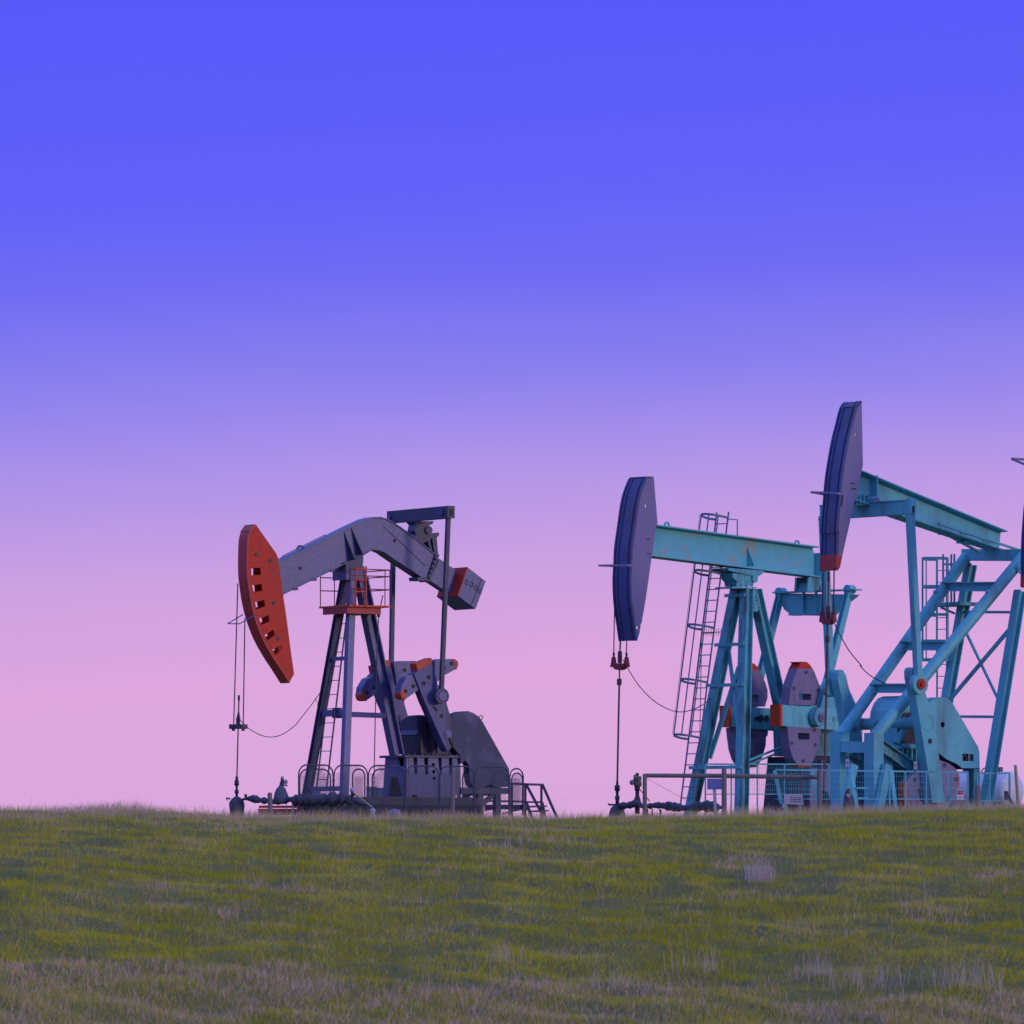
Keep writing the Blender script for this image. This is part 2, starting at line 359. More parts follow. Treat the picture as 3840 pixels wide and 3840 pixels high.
m = MB(); q = F.p(z1((895,585))[0], 0); m.tube([q+(U*math.cos(k)+Zv*math.sin(k))*.075 for k in np.linspace(-.5, math.pi+.2, 12)], .018, 8); T.part('lifting_eye', m, 'darkgrey', beam)
m = MB(); pr = [F.p(p, -.05) for p in z1((690,685),(695,660),(1165,425),(1180,438))]; m.tube(pr, .009, 5); T.part('handrail', m, 'grey', beam)
m = MB()
for p in z1((895,795))+z2((877,490)): q = F.p(p, BW); m.cyl(q-V*.01, q+V*.008, .04, 14)
T.part('bolt', m, 'black', beam)
m = MB()
for p in z1((810,1022),(1015,918),(1215,820)): q = F.p(p, .05); m.bar(q-U*.08, q+U*.08, .05, .2, Zv)
T.part('clamp', m, 'darkgrey', beam)
m = MB(); p, q = [F.p(x, BW+.004) for x in z2((755,335),(1220,770))]; m.bar(p, q, .012, .008, V); T.part('conduit', m, 'black', beam)
# splice flange, tail and beam weight
m = MB(); m.prism(F, [F.az(p, .2) for p in z2((1335,632),(1372,645),(1268,925),(1232,930))], -.2, .2)
m.prism(F, [F.az(p, .2) for p in z2((1130,890),(1235,890),(1240,930),(1135,930))], -.16, .2)
for k in range(5):
    q = F.p(z2((1330-k*18,690+k*52))[0], .2); m.cyl(q, q+V*.04, .025, 8)
T.part('splice_flange', m, 'darkgrey', beam)
T.part('beam_tail', MB().prism(F, [F.az(p, .13) for p in z2((1372,690),(1560,820),(1500,1080),(1262,925))], -.13, .13), 'grey', beam)
cw = [F.az(p, .42) for p in z2((1683,785),(1878,938),(1765,1240),(1575,1095))]
wgt = T.part('beam_counterweight', MB().prism(F, cw, -.42, .42), 'grey', beam, 'grey box counterweight with an orange front end')
q = [F.az(p, .424) for p in z2((1683,785),(1700,800),(1592,1110),(1575,1095))]; ex = cw[0]; 
d0 = Vector((cw[1][0]-cw[0][0], cw[1][1]-cw[0][1])).normalized()
m = MB(); m.prism(F, [(cw[0][0]-d0.x*.02, cw[0][1]-d0.y*.02), cw[0], cw[3], (cw[3][0]-d0.x*.02, cw[3][1]-d0.y*.02)], -.42, .422); T.part('front_face', m, 'orange', wgt)
m = MB(); p, qq = [F.p(x, .424) for x in z2((1835,905),(1720,1195))]; m.bar(p, qq, .012, .01, V); T.part('seam', m, 'black', wgt)
m = MB()
for x in z2((1668,945),(1722,972),(1768,1005),(1815,1045)):
    q = F.p(x, .424); m.tube([q+(U*math.cos(k)*.035+Zv*math.sin(k)*.055) for k in np.linspace(0, 2*math.pi, 13)[:-1]], .009, 5, True)
T.part('lettering', m, 'darkgrey', wgt)
# saddle, post
m = MB(); m.prism(F, [F.az(p, .2) for p in z1((1365,735),(1585,640),(1590,690),(1580,780),(1520,800),(1400,770))], -.2, .2)
m.prism(F, [F.az(p, .26) for p in z1((1395,770),(1600,770),(1600,815),(1395,820))], -.24, .26); T.part('saddle_bearing', m, 'darkgrey')
m = MB(); m.prism(F, [F.az(p, .26) for p in z1((1400,815),(1620,815),(1625,900),(1400,920))], -.3, .26)
for k in range(4):
    q = F.p(z1((1420+k*55,812))[0], .2); m.cyl(q, q+Zv*.05, .03, 8)
T.part('post_cap', m, 'grey')
def leg(m_, p, q, w, h, ref, name='leg'): return T.part(name, MB().hbeam(p, q, w, h, ref, .03), m_)
lt = F.p(z1((1390,900))[0], -.16); lb = F.p(z3((965,1540))[0], -.74); lb = lt+(lb-lt)*((GL+.1-lt.z)/(lb.z-lt.z)); leg('darkgrey', lt, lb, .16, .16, V)
nt_ = F.p(z1((1463,900))[0], .16); nb = F.p(z3((1375,1560))[0], .74); nb = nt_+(nb-nt_)*((GL+.1-nt_.z)/(nb.z-nt_.z)); T.part('leg', MB().bar(nt_, nb, .15, .15, U), 'grey')
rt = F.p(z1((1560,900))[0], .0); rb = F.p(z4((612,1090))[0], .0); leg('grey', rt, rb, .24, .24, U)
def lerp(p, q, z): t = (z-p.z)/(q.z-p.z); return p+(q-p)*t
def pz(p): return (EY-p[1])*F.O.y/FPX
m = MB()
for y, w in ((630,.14),(1460,.1),(32,.08)):
    z = pz(z3((0,y))[0]); m.bar(lerp(lt,lb,z), lerp(nt_,nb,z), w, .08, Zv)
T.part('cross_brace', m, 'grey')
m = MB(); m.bar(F.p(z3((1420,640))[0], .55), F.p(z3((1830,655))[0], .05), .11, .08, Zv); T.part('cross_brace', m, 'grey')
q = (lerp(lt,lb,pz(z3((0,630))[0]))*.38+lerp(nt_,nb,pz(z3((0,630))[0]))*.62); T.part('junction_box', MB().bar(q-V*.09-Zv*.0, q+V*.09, .22, .14, Zv), 'darkgrey')
wl = V*.41; p0 = F.p(z3((1075,1450))[0], -.5); p1 = F.p(z1((1345,1270))[0], -.18); p1 = p0+(F.p(z1((1410-115,1330))[0], -.5)-p0)*1.02
ladder(T, p0, p1, wl, .305, .02, .009, 'darkgrey')
# work platform
ca, cz = F.az(z1((1497,1220))[0], 0); plat = T.part('work_platform', MB().abox(F, ca-.52, ca+.52, -.62, .62, cz-.02, cz+.02), 'orange2', None, 'orange railed work platform')
m = MB(); m.abox(F, ca-.5, ca-.46, -.5, .5, cz-.16, cz-.02).abox(F, ca+.3, ca+.34, -.5, .5, cz-.16, cz-.02).abox(F, ca-.46, ca+.3, .46, .5, cz-.16, cz-.02); T.part('support_channel', m, 'darkred', plat)
m = MB(); zt = cz+.78
cor = [(ca-.5,-.6),(ca+.5,-.6),(ca+.5,.6),(ca-.5,.6)]
for x, y in cor+[(ca-.15,-.6),(ca+.38,.6),(ca-.15,.6)]: m.tube([F.at(x,y,cz), F.at(x,y,zt)], .012, 6)
for h in (.36, .64, .78):
    m.tube([F.at(*c, cz+h*1.0) for c in cor[:]], .012, 6); m.tube([F.at(*cor[3], cz+h), F.at(ca-.15,.6,cz+h)], .012, 6)
T.part('handrail', m, 'barred', plat)
m = MB(); lp = F.at(ca-.28,.62,cz)
for d in (0, .26): m.tube([F.at(ca-.38+d,.64,cz), F.at(ca-.38+d,.64,cz+.85)], .022, 6)
for h in (.3, .55, .78): m.tube([F.at(ca-.38,.64,cz+h), F.at(ca-.12,.64,cz+h)], .02, 6)
T.part('gate', m, 'orange2', plat)
# equalizer and pitmans
ea = F.az(z2((1165,205))[0], 0)[0]; ez = F.az(z2((1165,205))[0], 0)[1]
eq = T.part('equalizer', MB().abox(F, ea-.09, ea+.09, -1.24, 1.22, ez-.13, ez+.13), 'darkgrey')
m = MB()
for b in (-1.1, 1.0): m.cyl(F.at(ea-.09,b,ez), F.at(ea-.13,b,ez), .06, 16)
T.part('pin_cap', m, 'grey', eq)
m = MB(); m.abox(F, ea-.05, ea+.05, 1.22, 1.225, ez-.09, ez+.06); T.part('end_recess', m, 'black', eq)
m = MB(); m.prism(F, [F.az(p, .12) for p in z2((1075,280),(1300,275),(1285,310),(1250,320),(1265,350),(1275,400),(1215,430),(1210,470),(1100,455),(1110,420),(1090,380),(1105,315))], -.15, .15)
q = F.p(z2((1245,375))[0], .15); m.cyl(q-V*.32, q+V*.05, .085, 18); T.part('equalizer_bearing', m, 'darkgrey')
m = MB(); m.prism(F, [F.az(p, .12) for p in z2((1100,455),(1360,400),(1362,430),(1335,455),(1350,640),(1310,640),(1285,460),(1260,480),(1285,600),(1262,590),(1235,490),(1190,520))], -.14, .14); T.part('bearing_bracket', m, 'darkgrey')
pin = F.az(z4((1085,440))[0], .98)
for b, bb_ in ((1.1, 1.02), (-1.1, -1.02)):
    m = MB(); m.bar(F.at(ea, b, ez-.1), F.at(pin[0], bb_, pin[1]), .085, .085, V)
    m.cyl(F.at(pin[0], bb_-.04*(1 if b > 0 else -1), pin[1]), F.at(pin[0], bb_+.05*(1 if b > 0 else -1), pin[1]), .17, 20)
    pa_ = T.part('pitman_arm', m, 'darkgrey'); m = MB(); sg = 1 if b > 0 else -1; c = F.at(pin[0], bb_+.05*sg, pin[1]); m.cyl(c, c+V*sg*.02, .1, 18)
    for k in range(8): q = c+(U*math.cos(k*.785)+Zv*math.sin(k*.785))*.14; m.cyl(q, q+V*sg*.02, .014, 6)
    T.part('wrist_pin', m, 'grey', pa_)
# cranks with weights
arm = [F.az(p, .85) for p in z4((835,165),(995,75),(1060,320),(1140,360),(1160,440),(1150,500),(1205,690),(1222,990),(1165,1050),(1120,960),(1000,690),(915,500),(800,200))]
cap = [F.az(p, .85) for p in z4((820,85),(985,20),(997,72),(835,162))]
lob1 = [F.az(p, .8) for p in z4((1005,50),(1080,32),(1240,33),(1275,60),(1282,95),(1265,140),(1110,225),(1040,300))]
lob2 = [F.az(p, .8) for p in z4((775,205),(720,228),(662,325),(650,410),(665,460),(700,475),(850,370),(880,310))]
tip1 = [F.az(p, .8) for p in z4((1215,32),(1242,32),(1277,59),(1284,95),(1266,142),(1245,152),(1255,95))]
tip2 = [F.az(p, .8) for p in z4((662,365),(648,410),(664,463),(700,478),(714,468),(700,440),(694,390))]
for sg in (1, -1):
    def pr(m, az, b0, b1): return m.prism(F, az, *sorted((sg*b0-(.24 if sg < 0 else 0), sg*b1-(.24 if sg < 0 else 0))))
    cr = T.part('crank', pr(MB(), arm, .6, .85), 'greyoil'); T.part('end_cap', pr(MB(), cap, .59, .86), 'orange2', cr)
    m = MB()
    for x in ((958,232),(1100,658),(905,300)): q = F.az(z4(x)[0], .85); m.cyl(F.at(q[0], sg*.84, q[1]), F.at(q[0], sg*.857, q[1]), .05, 14)
    T.part('pin_hole', m, 'black', cr)
    q = F.az(z4((1165,855))[0], .85); m = MB(); m.cyl(F.at(q[0], sg*.85, q[1]), F.at(q[0], sg*.872, q[1]), .09, 20); m.cyl(F.at(q[0], sg*.872, q[1]), F.at(q[0], sg*.89, q[1]), .055, 16); T.part('shaft_hub', m, 'grey', cr)
    m = MB(); qa = [F.az(x, .85) for x in z4((1010,560),(1050,600),(1130,940),(1180,900),(1225,1010))]
    m.tube([F.at(a_[0], sg*.856, a_[1]) for a_ in qa[:2]], .02, 5).tube([F.at(a_[0], sg*.856, a_[1]) for a_ in qa[3:]], .02, 5); T.part('slot', m, 'black', cr)
    for lb_, tp_, bx in ((lob1, tip1, ((1210,80),(1128,135))), (lob2, tip2, ((705,385),(790,330)))):
        w = T.part('crank_counterweight', pr(MB(), lb_, .55, .8), 'grey'); T.part('painted_tip', pr(MB(), tp_, .545, .805), 'orange2', w)
        m = MB()
        for x in bx: q = F.az(z4(x)[0], .8); m.cyl(F.at(q[0], sg*.79, q[1]), F.at(q[0], sg*.812, q[1]), .045, 12)
        T.part('bolt', m, 'black', w)
# gearbox and pedestal
gp = [F.az(p, .34) for p in z4((850,1090),(845,870),(835,850),(850,760),(900,680),(960,650),(1010,645),(1260,700),(1300,1090))]
gb = T.part('gearbox', MB().prism(F, gp, -.36, .36), 'grime')
m = MB(); sp = [F.az(p, .34) for p in z4((832,862),(845,868),(858,795),(845,790))]; m.prism(F, sp, -.33, .33); T.part('inspection_cover', m, 'grey', gb)
hb = [F.bz(p, F.az(z4((845,800))[0], .36)[0]) for p in z4((640,800),(650,740),(690,690),(750,655),(840,648),(840,800))]; T.part('hood', MB().lprism(F, hb, F.az(z4((845,800))[0], .36)[0]-.02, F.az(z4((845,800))[0], .36)[0]+.9), 'darkgrey', gb)
m = MB()
for x in (870, 960, 1050): q = F.az(z4((x,860))[0], .36); m.abox(F, q[0]-.02, q[0]+.02, .36, .40, q[1]-.7, q[1]+.35)
T.part('rib', m, 'grime', gb)
bs = z4((738,1105),(1302,1105),(1318,1610),(748,1610)); pw = .45
ped = T.part('pedestal', MB().prism(F, [F.az(p, pw) for p in z4((740,1105),(1302,1105),(1318,1610),(750,1610))], -pw, -pw+.05).prism(F, [F.az(p, pw-.07) for p in z4((790,1105),(1295,1105),(1300,1620),(800,1620))], -pw, pw-.25), 'black')  # core coloured black to paint the shade inside slots and recesses
hs = [[F.az(p, pw) for p in z4(*h)] for h in ([(790,1112),(833,1112),(836,1300),(805,1300)], [(908,1112),(953,1112),(955,1303),(922,1303)], [(1055,1112),(1100,1112),(1103,1305),(1085,1305)], [(1178,1112),(1222,1112),(1208,1305),(1190,1305)],
      [(775,1525),(830,1525),(835,1595),(775,1595)], [(1255,1530),(1285,1530),(1290,1590),(1255,1590)])]
hs += [circ(F.az(z4(c)[0], pw), .042) for c in ((1010,1195),(1015,1270),(1020,1345))]
T.part('side_panel', MB().prism(F, [F.az(p, pw) for p in bs], pw-.06, pw, hs), 'grey', ped)
fa = F.az(z4((738,1350))[0], pw)[0]
fb = [F.bz(p, fa) for p in z4((505,1105),(735,1105),(742,1610),(470,1610))]
fh = [F.bz(p, fa) for p in z4((565,1325),(640,1325),(692,1540),(532,1540))]; fh2 = [F.bz(p, fa) for p in z4((640,1112),(705,1112),(705,1210),(645,1210))]
T.part('end_panel', MB().lprism(F, fb, fa-.05, fa, [fh, fh2]), 'grey', ped)
pt = F.az(z4((740,1098))[0], pw+.05)
a1 = F.az(z4((1312,1098))[0], pw+.05)[0]
m = MB(); m.abox(F, pt[0]-.1, a1, -pw-.08, pw+.05, pt[1]-.03, pt[1]+.02)
for k in range(8): q = F.at(pt[0]+k*(a1-pt[0])/7.5, pw+.01, pt[1]); m.cyl(q, q+Zv*.07, .022, 8)
T.part('top_flange', m, 'darkgrey', ped)
# base skid
a0 = F.az((1262,2992), .8)[0]; a1 = F.az(z6((600,1220))[0], .8)[0]; zb = F.az(z4((700,1575))[0], .8)[1]
m = MB(); m.abox(F, a0, a1, .62, .8, zb-.12, zb+.05).abox(F, a0, a1, -.8, -.62, zb-.12, zb+.05)
for k in range(5): m.abox(F, a0+.1+k*(a1-a0-.3)/4, a0+.25+k*(a1-a0-.3)/4, -.62, .62, zb-.12, zb+.03)
T.part('base_skid', m, 'grime')
a2 = F.az(z4((1558,1650))[0], .95)[0]
T.part('foundation', MB().abox(F, a0+.02, a2, -.85, .85, GL-.3, zb-.124), 'concrete')
# belt guard, motor, rear stand
bgp = z4((1195,700),(1215,665),(1255,630),(1310,610),(1390,604),(1450,625),(1510,668),(1545,712),(1842,1240),(1846,1435),(1700,1445),(1640,1405),(1475,1480),(1425,1400),(1405,1290),(1405,1200),(1360,1145),(1310,1185),(1300,1090),(1230,1000))
T.part('belt_guard', MB().prism(F, [F.az(p, .52) for p in bgp], .28, .52), 'guardmottle')
m = MB(); q = F.p(z4((1533,690))[0], .4); m.tube([q+(U*math.cos(k)+Zv*math.sin(k))*.045+Zv*.03 for k in np.linspace(0,6.28,10)[:-1]], .01, 5, True); T.part('lifting_eye', m, 'darkgrey')
m = MB(); q0 = F.p(z6((740,880))[0], .1); m.cyl(q0-V*.3, q0+V*.15, .22, 20); m.abox(F, *(lambda a_: (a_-.25, a_+.25))(F.az(z6((740,880))[0],.1)[0]), -.3, .2, q0.z-.32, q0.z-.1); T.part('motor', m, 'grime')
st0 = F.az(z6((345,1020))[0], .5); st1 = F.az(z6((1050,1020))[0], .5)
m = MB(); m.abox(F, st0[0], st1[0], .36, .5, st0[1]-.07, st0[1]+.06).abox(F, st0[0], st1[0], -.5, -.36, st0[1]-.07, st0[1]+.06).abox(F, st0[0]+.2, st1[0], -.36, .36, st0[1]+.02, st0[1]+.05)
stand = T.part('motor_stand', m, 'darkgrey')
for x, b, w in ((610,.4,.1),(862,.4,.1),(425,-.2,.08),(862,-.4,.1),(560,-.42,.08)):
    q = F.p(z6((x,1060))[0], b); T.part('stand_leg', MB().bar(q, Vector((q.x, q.y, gnd(q.x,q.y)-.05)), w*1.3, w*1.3, U), 'darkgrey', stand)
T.part('brace', MB().bar(F.p(z6((640,1225))[0], .41), F.p(z6((830,1065))[0], .41), .1, .06, Zv), 'darkgrey', stand)
# bridle, carrier bar, rod, cables
for x0, y0, b in ((210,960,-.16),(288,1340,.16)):
    T.part('bridle_cable', MB().tube([F.p(z1((x0,y0))[0], b), F.p(z3((165 if b < 0 else 270, 760))[0], b)], .014, 6), 'cable')
m = MB(); p, q = F.pb(z3((145,775))[0], F.az(z3((215,775))[0], 0)[0]), F.pb(z3((285,775))[0], F.az(z3((215,775))[0], 0)[0]); m.bar(p, q, .1, .14, Zv)
for k in (.12, .88): c = p+(q-p)*k; m.cyl(c-Zv*.09, c+Zv*.03, .035, 8)
T.part('carrier_bar', m, 'grime')
m = MB(); m.tube([F.p(x, 0) for x in z3((222,430),(222,490))], .024, 8).tube([F.p(x, 0) for x in z3((222,490),(200,1340))], .014, 8).tube([F.p(x, 0) for x in z3((219,610),(215,690),(213,750))], [.015,.045,.045], 8)
T.part('polished_rod', m, 'grime')
m = MB(); q = F.p(z3((235,705))[0], 0); cpts = [F.p(p, -.1) for p in z3((240,705),(330,795),(460,868),(580,890),(700,860),(830,770),(880,710),(1000,560),(1115,400))]; m.tube(catmull(cpts, 5), .009, 5); T.part('sensor_cable', m, 'cable')
m = MB(); m.tube([F.p(p, -.5) for p in z3((1060,460),(1070,490),(1090,510),(1085,545),(1100,540))], .006, 4); T.part('sensor_cable', m, 'cable')
m = MB(); m.bar(*[F.p(p, .4) for p in z1((250,1312),(420,1298))], .03, .02); m = MB()
m.tube([F.p(p, b) for p, b in zip(z1((270,1300),(100,1400),(228,1403),(420,1298)), (-.19,-.3,.3,.19))], .012, 5); T.part('cable_guard', m, 'grey', hd)
m = MB(); m.tube([F.p(p, .35) for p in z1((1802,1090),(1757,1305),(1745,1560))+z4((378,400),(372,700),(355,1560))], .013, 6)
m.tube([F.p(p, .35) for p in z1((1757,1290),(1755,1330))], .035, 8); T.part('brake_rod', m, 'darkgrey')
# ---- things round the grey pumpjack
def guard(p0, p1, H, label, r=.2, step=.06, cols='darkgrey', grp='rounded mesh guard panels round the grey pumpjack'):
    e1 = (p1-p0); L = e1.length; e1 = e1/L; r = min(r, L/2-.01); Th = Thing('guard_panel', label, 'guard panel', p0+e1*L/2, grp)
    pts = [p0]+[p0+e1*(r-r*math.cos(k))+Zv*(H-r+r*math.sin(k)) for k in np.linspace(0, math.pi/2, 6)]+[p0+e1*(L-r+r*math.sin(k))+Zv*(H-r+r*math.cos(k)) for k in np.linspace(0, math.pi/2, 6)]+[p0+e1*L]
    m = MB(); m.tube(pts, .017, 6); m.tube([p0+Zv*.12, p1+Zv*.12], .012, 5); fr_ = Th.part('frame', m, cols)
    def mask(x, y):
        if y < .13-.0 or y > H: return False
        if y > H-r and (x < r or x > L-r):
            cx = r if x < r else L-r; return (x-cx)**2+(y-H+r)**2 < r*r
        return True
    m = MB(); mesh_wires(m, p0, e1, Zv, L, H, step, .0028, 'diamond', mask); Th.part('wire_mesh', m, 'galv')
nearL = ['in front of the splayed dark leg and ladder','in front of the upright grey post leg','between the upright leg and the gearbox pedestal','in front of the pedestal holes','between pedestal and belt guard','in front of the foot of the belt guard']
for (xa, xb), lab in zip(((1120,1249),(1253,1378),(1382,1519),(1524,1645),(1650,1776),(1781,1908)), nearL):
    b = 1.35; pa, pb_ = F.p((xa, 3000), b), F.p((xb, 3000), b); ga, gb_ = GL+.02, GL+.02
    pa.z = pb_.z = GL; H = (EY-2868)*F.p((1120,3000), b).y/FPX-GL
    guard(pa, pb_, H, 'dark round-cornered mesh guard panel '+lab)
farL = ['half hidden behind the dark splayed leg, standing behind the ladder','narrow one behind the upright leg and the hooked valve','just left of the pedestal and above the white boxes','seen through the gap under the belt guard']
for (xa, xb), lab in zip(((1124,1240),(1322,1368),(1396,1515),(1735,1800)), farL):
    b = -1.3; pa, pb_ = F.p((xa, 3000), b), F.p((xb, 3000), b); pa.z = pb_.z = GL; guard(pa, pb_, (EY-2884)*pa.y/FPX-GL, 'dark mesh guard panel '+lab)
ae = F.az((1912,3000), 1.0)[0]
pa = F.at(ae, 1.25, GL); pb_ = F.at(ae, .65, GL); guard(F.pb((1912,3000), ae)*1, F.pb((1962,3000), ae)*1, 1.0, 'tall narrow mesh guard panel beside the handrail platform') if False else None
for xa, xb, ty, lab in ((1912,1962,2882,'tall narrow mesh guard panel right of the belt guard'), (1918,1960,2899,'lower narrow mesh guard panel just behind the tall narrow one')):
    Y = 129.0+(.6 if ty > 2890 else 0); pa, pb_ = Wp(xa, 3022, Y), Wp(xb, 3022, Y+.25); zg = GL+.25; pa.z = pb_.z = zg; guard(pa, pb_, (EY-ty)*Y/FPX-zg, lab)
# handrailed steps at the back of the grey pumpjack
base = Wp(1960, 3050, 130); base.z = gnd(base.x, base.y); Y0, Y1 = 129.6, 130.6
T2 = Thing('steps', 'dark steel handrailed steps running down behind the grey pumpjack', 'steps', base)
def P6(x, y, Y): return Wp(*z6((x, y))[0], Y)
def dn(p): return Vector((p.x, p.y, gnd(p.x, p.y)-.05))
for x, Y, yt in ((1080,Y0,920),(1275,Y0,930),(1508,Y1,935)): p = P6(x, yt, Y); T2.part('post', MB().bar(p, dn(p), .055, .055), 'darkgrey')
m = MB(); m.bar(P6(1055,920,Y0), P6(1285,932,Y0), .05, .05).bar(P6(1285,932,Y0), P6(1525,938,Y1), .05, .05).bar(P6(1055,1175,Y0), P6(1285,1188,Y0), .04, .04).bar(P6(1285,1188,Y0), P6(1480,1190,Y1), .04, .04)
m.bar(P6(1290,938,Y0), dn(P6(1640,1385,Y0)), .06, .05).bar(P6(1525,940,Y1), dn(P6(1812,1350,Y1)), .06, .05); T2.part('handrail', m, 'darkgrey')
m = MB(); m.bar(P6(1290,1200,Y0), dn(P6(1440,1395,Y0)), .07, .05).bar(P6(1515,1190,Y1), dn(P6(1600,1380,Y1)), .07, .05)
T2.part('stringer', m, 'darkgrey')
m = MB()
for k in (.3, .65): m.bar(P6(1290+150*k,1200+190*k,Y0), P6(1515+80*k,1190+190*k,Y1), .16, .03, U)
T2.part('tread', m, 'darkgrey')
m = MB(); m.bar(P6(680,1262,Y0), P6(1295,1262,Y0), .1, .08).bar(P6(680,1312,Y0), P6(900,1272,Y0), .03, .03).bar(P6(930,1358,Y0), P6(1240,1290,Y0), .03, .03).bar(P6(680,1172,Y0+.6), P6(1060,1178,Y0+.6), .04, .04)
m.bar(P6(1262,1225,Y0), P6(1262,1310,Y0), .15, .1, U); T2.part('walkway', m, 'darkgrey')
# wellhead with wrapped base
def wellhead(c, gz0, prof, dome, label, name='wellhead'):
    Th = Thing(name, label, 'wellhead', (c.x, c.y, gz0)); Th.part('stuffing_box', MB().lathe(c, prof, 14), 'grime')
    Th.part('wrapped_base', MB().lathe(c, dome, 16, .06), 'wrap'); return Th
YW = F.p(z3((200,1340))[0], 0).y
def prof(zf, c, half, Y): return [(max(.005, abs(x)/zf*Y/FPX), (EY-(y))*Y/FPX) for x, y in half]
c = Wp(840+230/4.83, 2960, YW)
pf = prof(4.83, c, [(d, 2880+y/4.83) for d, y in ((22,520),(24,465),(38,455),(38,402),(22,392),(22,322),(42,318),(42,228),(26,222),(26,158),(14,150))], YW)
dm = prof(4.83, c, [(d, 2880+y/4.83) for d, y in ((120,930),(128,780),(138,690),(128,620),(95,560),(50,525),(20,512))], YW)
wl = wellhead(c, gnd(c.x, YW), pf, dm, 'wellhead with a dark wrapped base under the orange horse head')
m = MB()
for s_ in (-1, 1): m.tube([c+Vector((s_*.12,0,.0)), c+Vector((s_*.12,0,.001))], .01, 4) if False else None
zq = Wp(0, *[2880+560/4.83], YW).z
m.tube([Vector((c.x-.13,YW,zq)), Vector((c.x-.22,YW,zq+.02)), Vector((c.x-.2,YW,zq-.03))], .018, 6).tube([Vector((c.x+.1,YW,zq-.02)), Vector((c.x+.19,YW,zq)), Vector((c.x+.19,YW,zq+.1))], .03, 8); wl.part('valve', m, 'grime')
def lumpy(pts_px, Y0, Y1, zf, label, jit=.3):
    P = []; n = len(pts_px); X = []
    for i, (x, y, r) in enumerate(pts_px):
        Y = Y0+(Y1-Y0)*i/(n-1); X.append((Wp(x, y, Y), r/zf*Y/FPX))
    C = catmull([p for p, r in X], 5); R = [v.x for v in catmull([(r, 0, 0) for p, r in X], 5)]
    R = [max(.01, r*1.12*(1+random.uniform(-jit, jit))) for r in R]
    return solo('insulated_pipe', MB().tube(C, R, 10), 'wrap', label, 'pipe')
lumpy([(*z3((x,y))[0], r) for x, y, r in ((270,1572,14),(310,1568,14),(345,1565,26),(390,1568,38),(440,1582,25),(530,1590,30),(620,1600,32),(700,1580,30),(790,1575,22),(850,1585,50),(930,1575,64),(1060,1580,56),(1200,1575,60),(1320,1568,62),(1420,1580,48),(1520,1595,30),(1640,1640,26))], YW-.1, 125.3, 2.9273, 'dark lumpy wrapped flow line running from the grey pumpjack wellhead')
m = MB(); q = Wp(*z3((690,1590))[0], YW-.6)
tv = Thing('covered_valve', 'valve tied up in a tent-shaped grey tarp with two pale gauges', 'valve', (q.x, q.y, gnd(q.x,q.y)))
Yv = YW-.5; cc = Wp(*z3((685,1500))[0], Yv)
tv.part('tarp', MB().lathe(cc, prof(2.9273, cc, [(d, 2460+y/2.9273) for d, y in ((60,1625),(95,1590),(85,1540),(72,1500),(45,1450),(20,1425),(12,1410))], Yv), 12, .1), 'sack')
m = MB(); m.tube([Wp(*x, Yv) for x in z3((698,1420),(698,1330))], [.045,.03], 8).tube([Wp(*x, Yv) for x in z3((660,1420),(760,1424))], .012, 5).tube([Wp(*x, Yv) for x in z3((738,1420),(738,1370))], .015, 5).tube([Wp(*x, Yv) for x in z3((676,1420),(676,1385))], .012, 5); tv.part('stem', m, 'grime')
m = MB(); m.ball(Wp(*z3((700,1338))[0], Yv), .035, (1,1,1.1)); tv.part('gauge', m, 'offwhite'); m = MB(); m.ball(Wp(*z3((738,1380))[0], Yv), .042, (1,1,1.2)); tv.part('gauge', m, 'offwhite')
m = MB(); m.bar(Wp(*z3((815,1580))[0], YW), dn(Wp(*z3((815,1700))[0], YW)), .045, .045).bar(Wp(*z3((785,1558))[0], YW), Wp(*z3((845,1558))[0], YW), .05, .05); m.tube([Wp(*x, YW) for x in z3((742,1600),(742,1700))], .008, 4)
solo('pipe_stand', m, 'offwhite', 'thin pale pipe stand in front of the red skid', 'pipe stand')
Yr = 127.6; m = MB()
def boxpx(m, x0, y0, x1, y1, Y, dY): p = Wp(x0, y1, Y); q = Wp(x1, y0, Y); return m.add([Vector((x, y, z)) for z in (p.z, q.z) for y in (Y, Y+dY) for x in (p.x, q.x)], [(0,1,3,2),(4,6,7,5),(0,4,5,1),(2,3,7,6),(0,2,6,4),(1,5,7,3)])
rp0, rp1 = z3((440,1642),(930,1668)); boxpx(m, rp0[0], rp0[1], rp1[0], rp1[1], Yr, .1)
rp0, rp1 = z3((432,1676),(930,1745)); boxpx(m, rp0[0], rp0[1], rp1[0], rp1[1], Yr+.05, .8)
solo('skid', m, 'darkred', 'low dark red steel skid behind the short wooden post', 'skid')
for i, (x0, y0, x1, y1, lab) in enumerate(((985,1470,1110,1600,'white steel box behind the foot of the ladder'), (1620,1440,1730,1600,'taller white box left of the gearbox pedestal'), (1733,1452,1812,1600,'grey white box touching the gearbox pedestal'))):
    p, q = z3((x0,y0),(x1,y1)); m = MB(); boxpx(m, p[0], p[1], q[0], q[1], 130.5+i*.02, .6); m.V[4].z -= .02; m.V[0].z = m.V[1].z = m.V[2].z = m.V[3].z = GL
    boxpx(m, p[0]-2, p[1]-2, q[0]+2, p[1]+2, 130.47+i*.02, .66); solo('storage_box', m, 'white', lab, 'box')
Yk = 124.9; hv = Thing('hooked_valve', 'small pipe valve with a round white knob and a slanting pole', 'valve', dn(Wp(*z3((1470,1600))[0], Yk)))
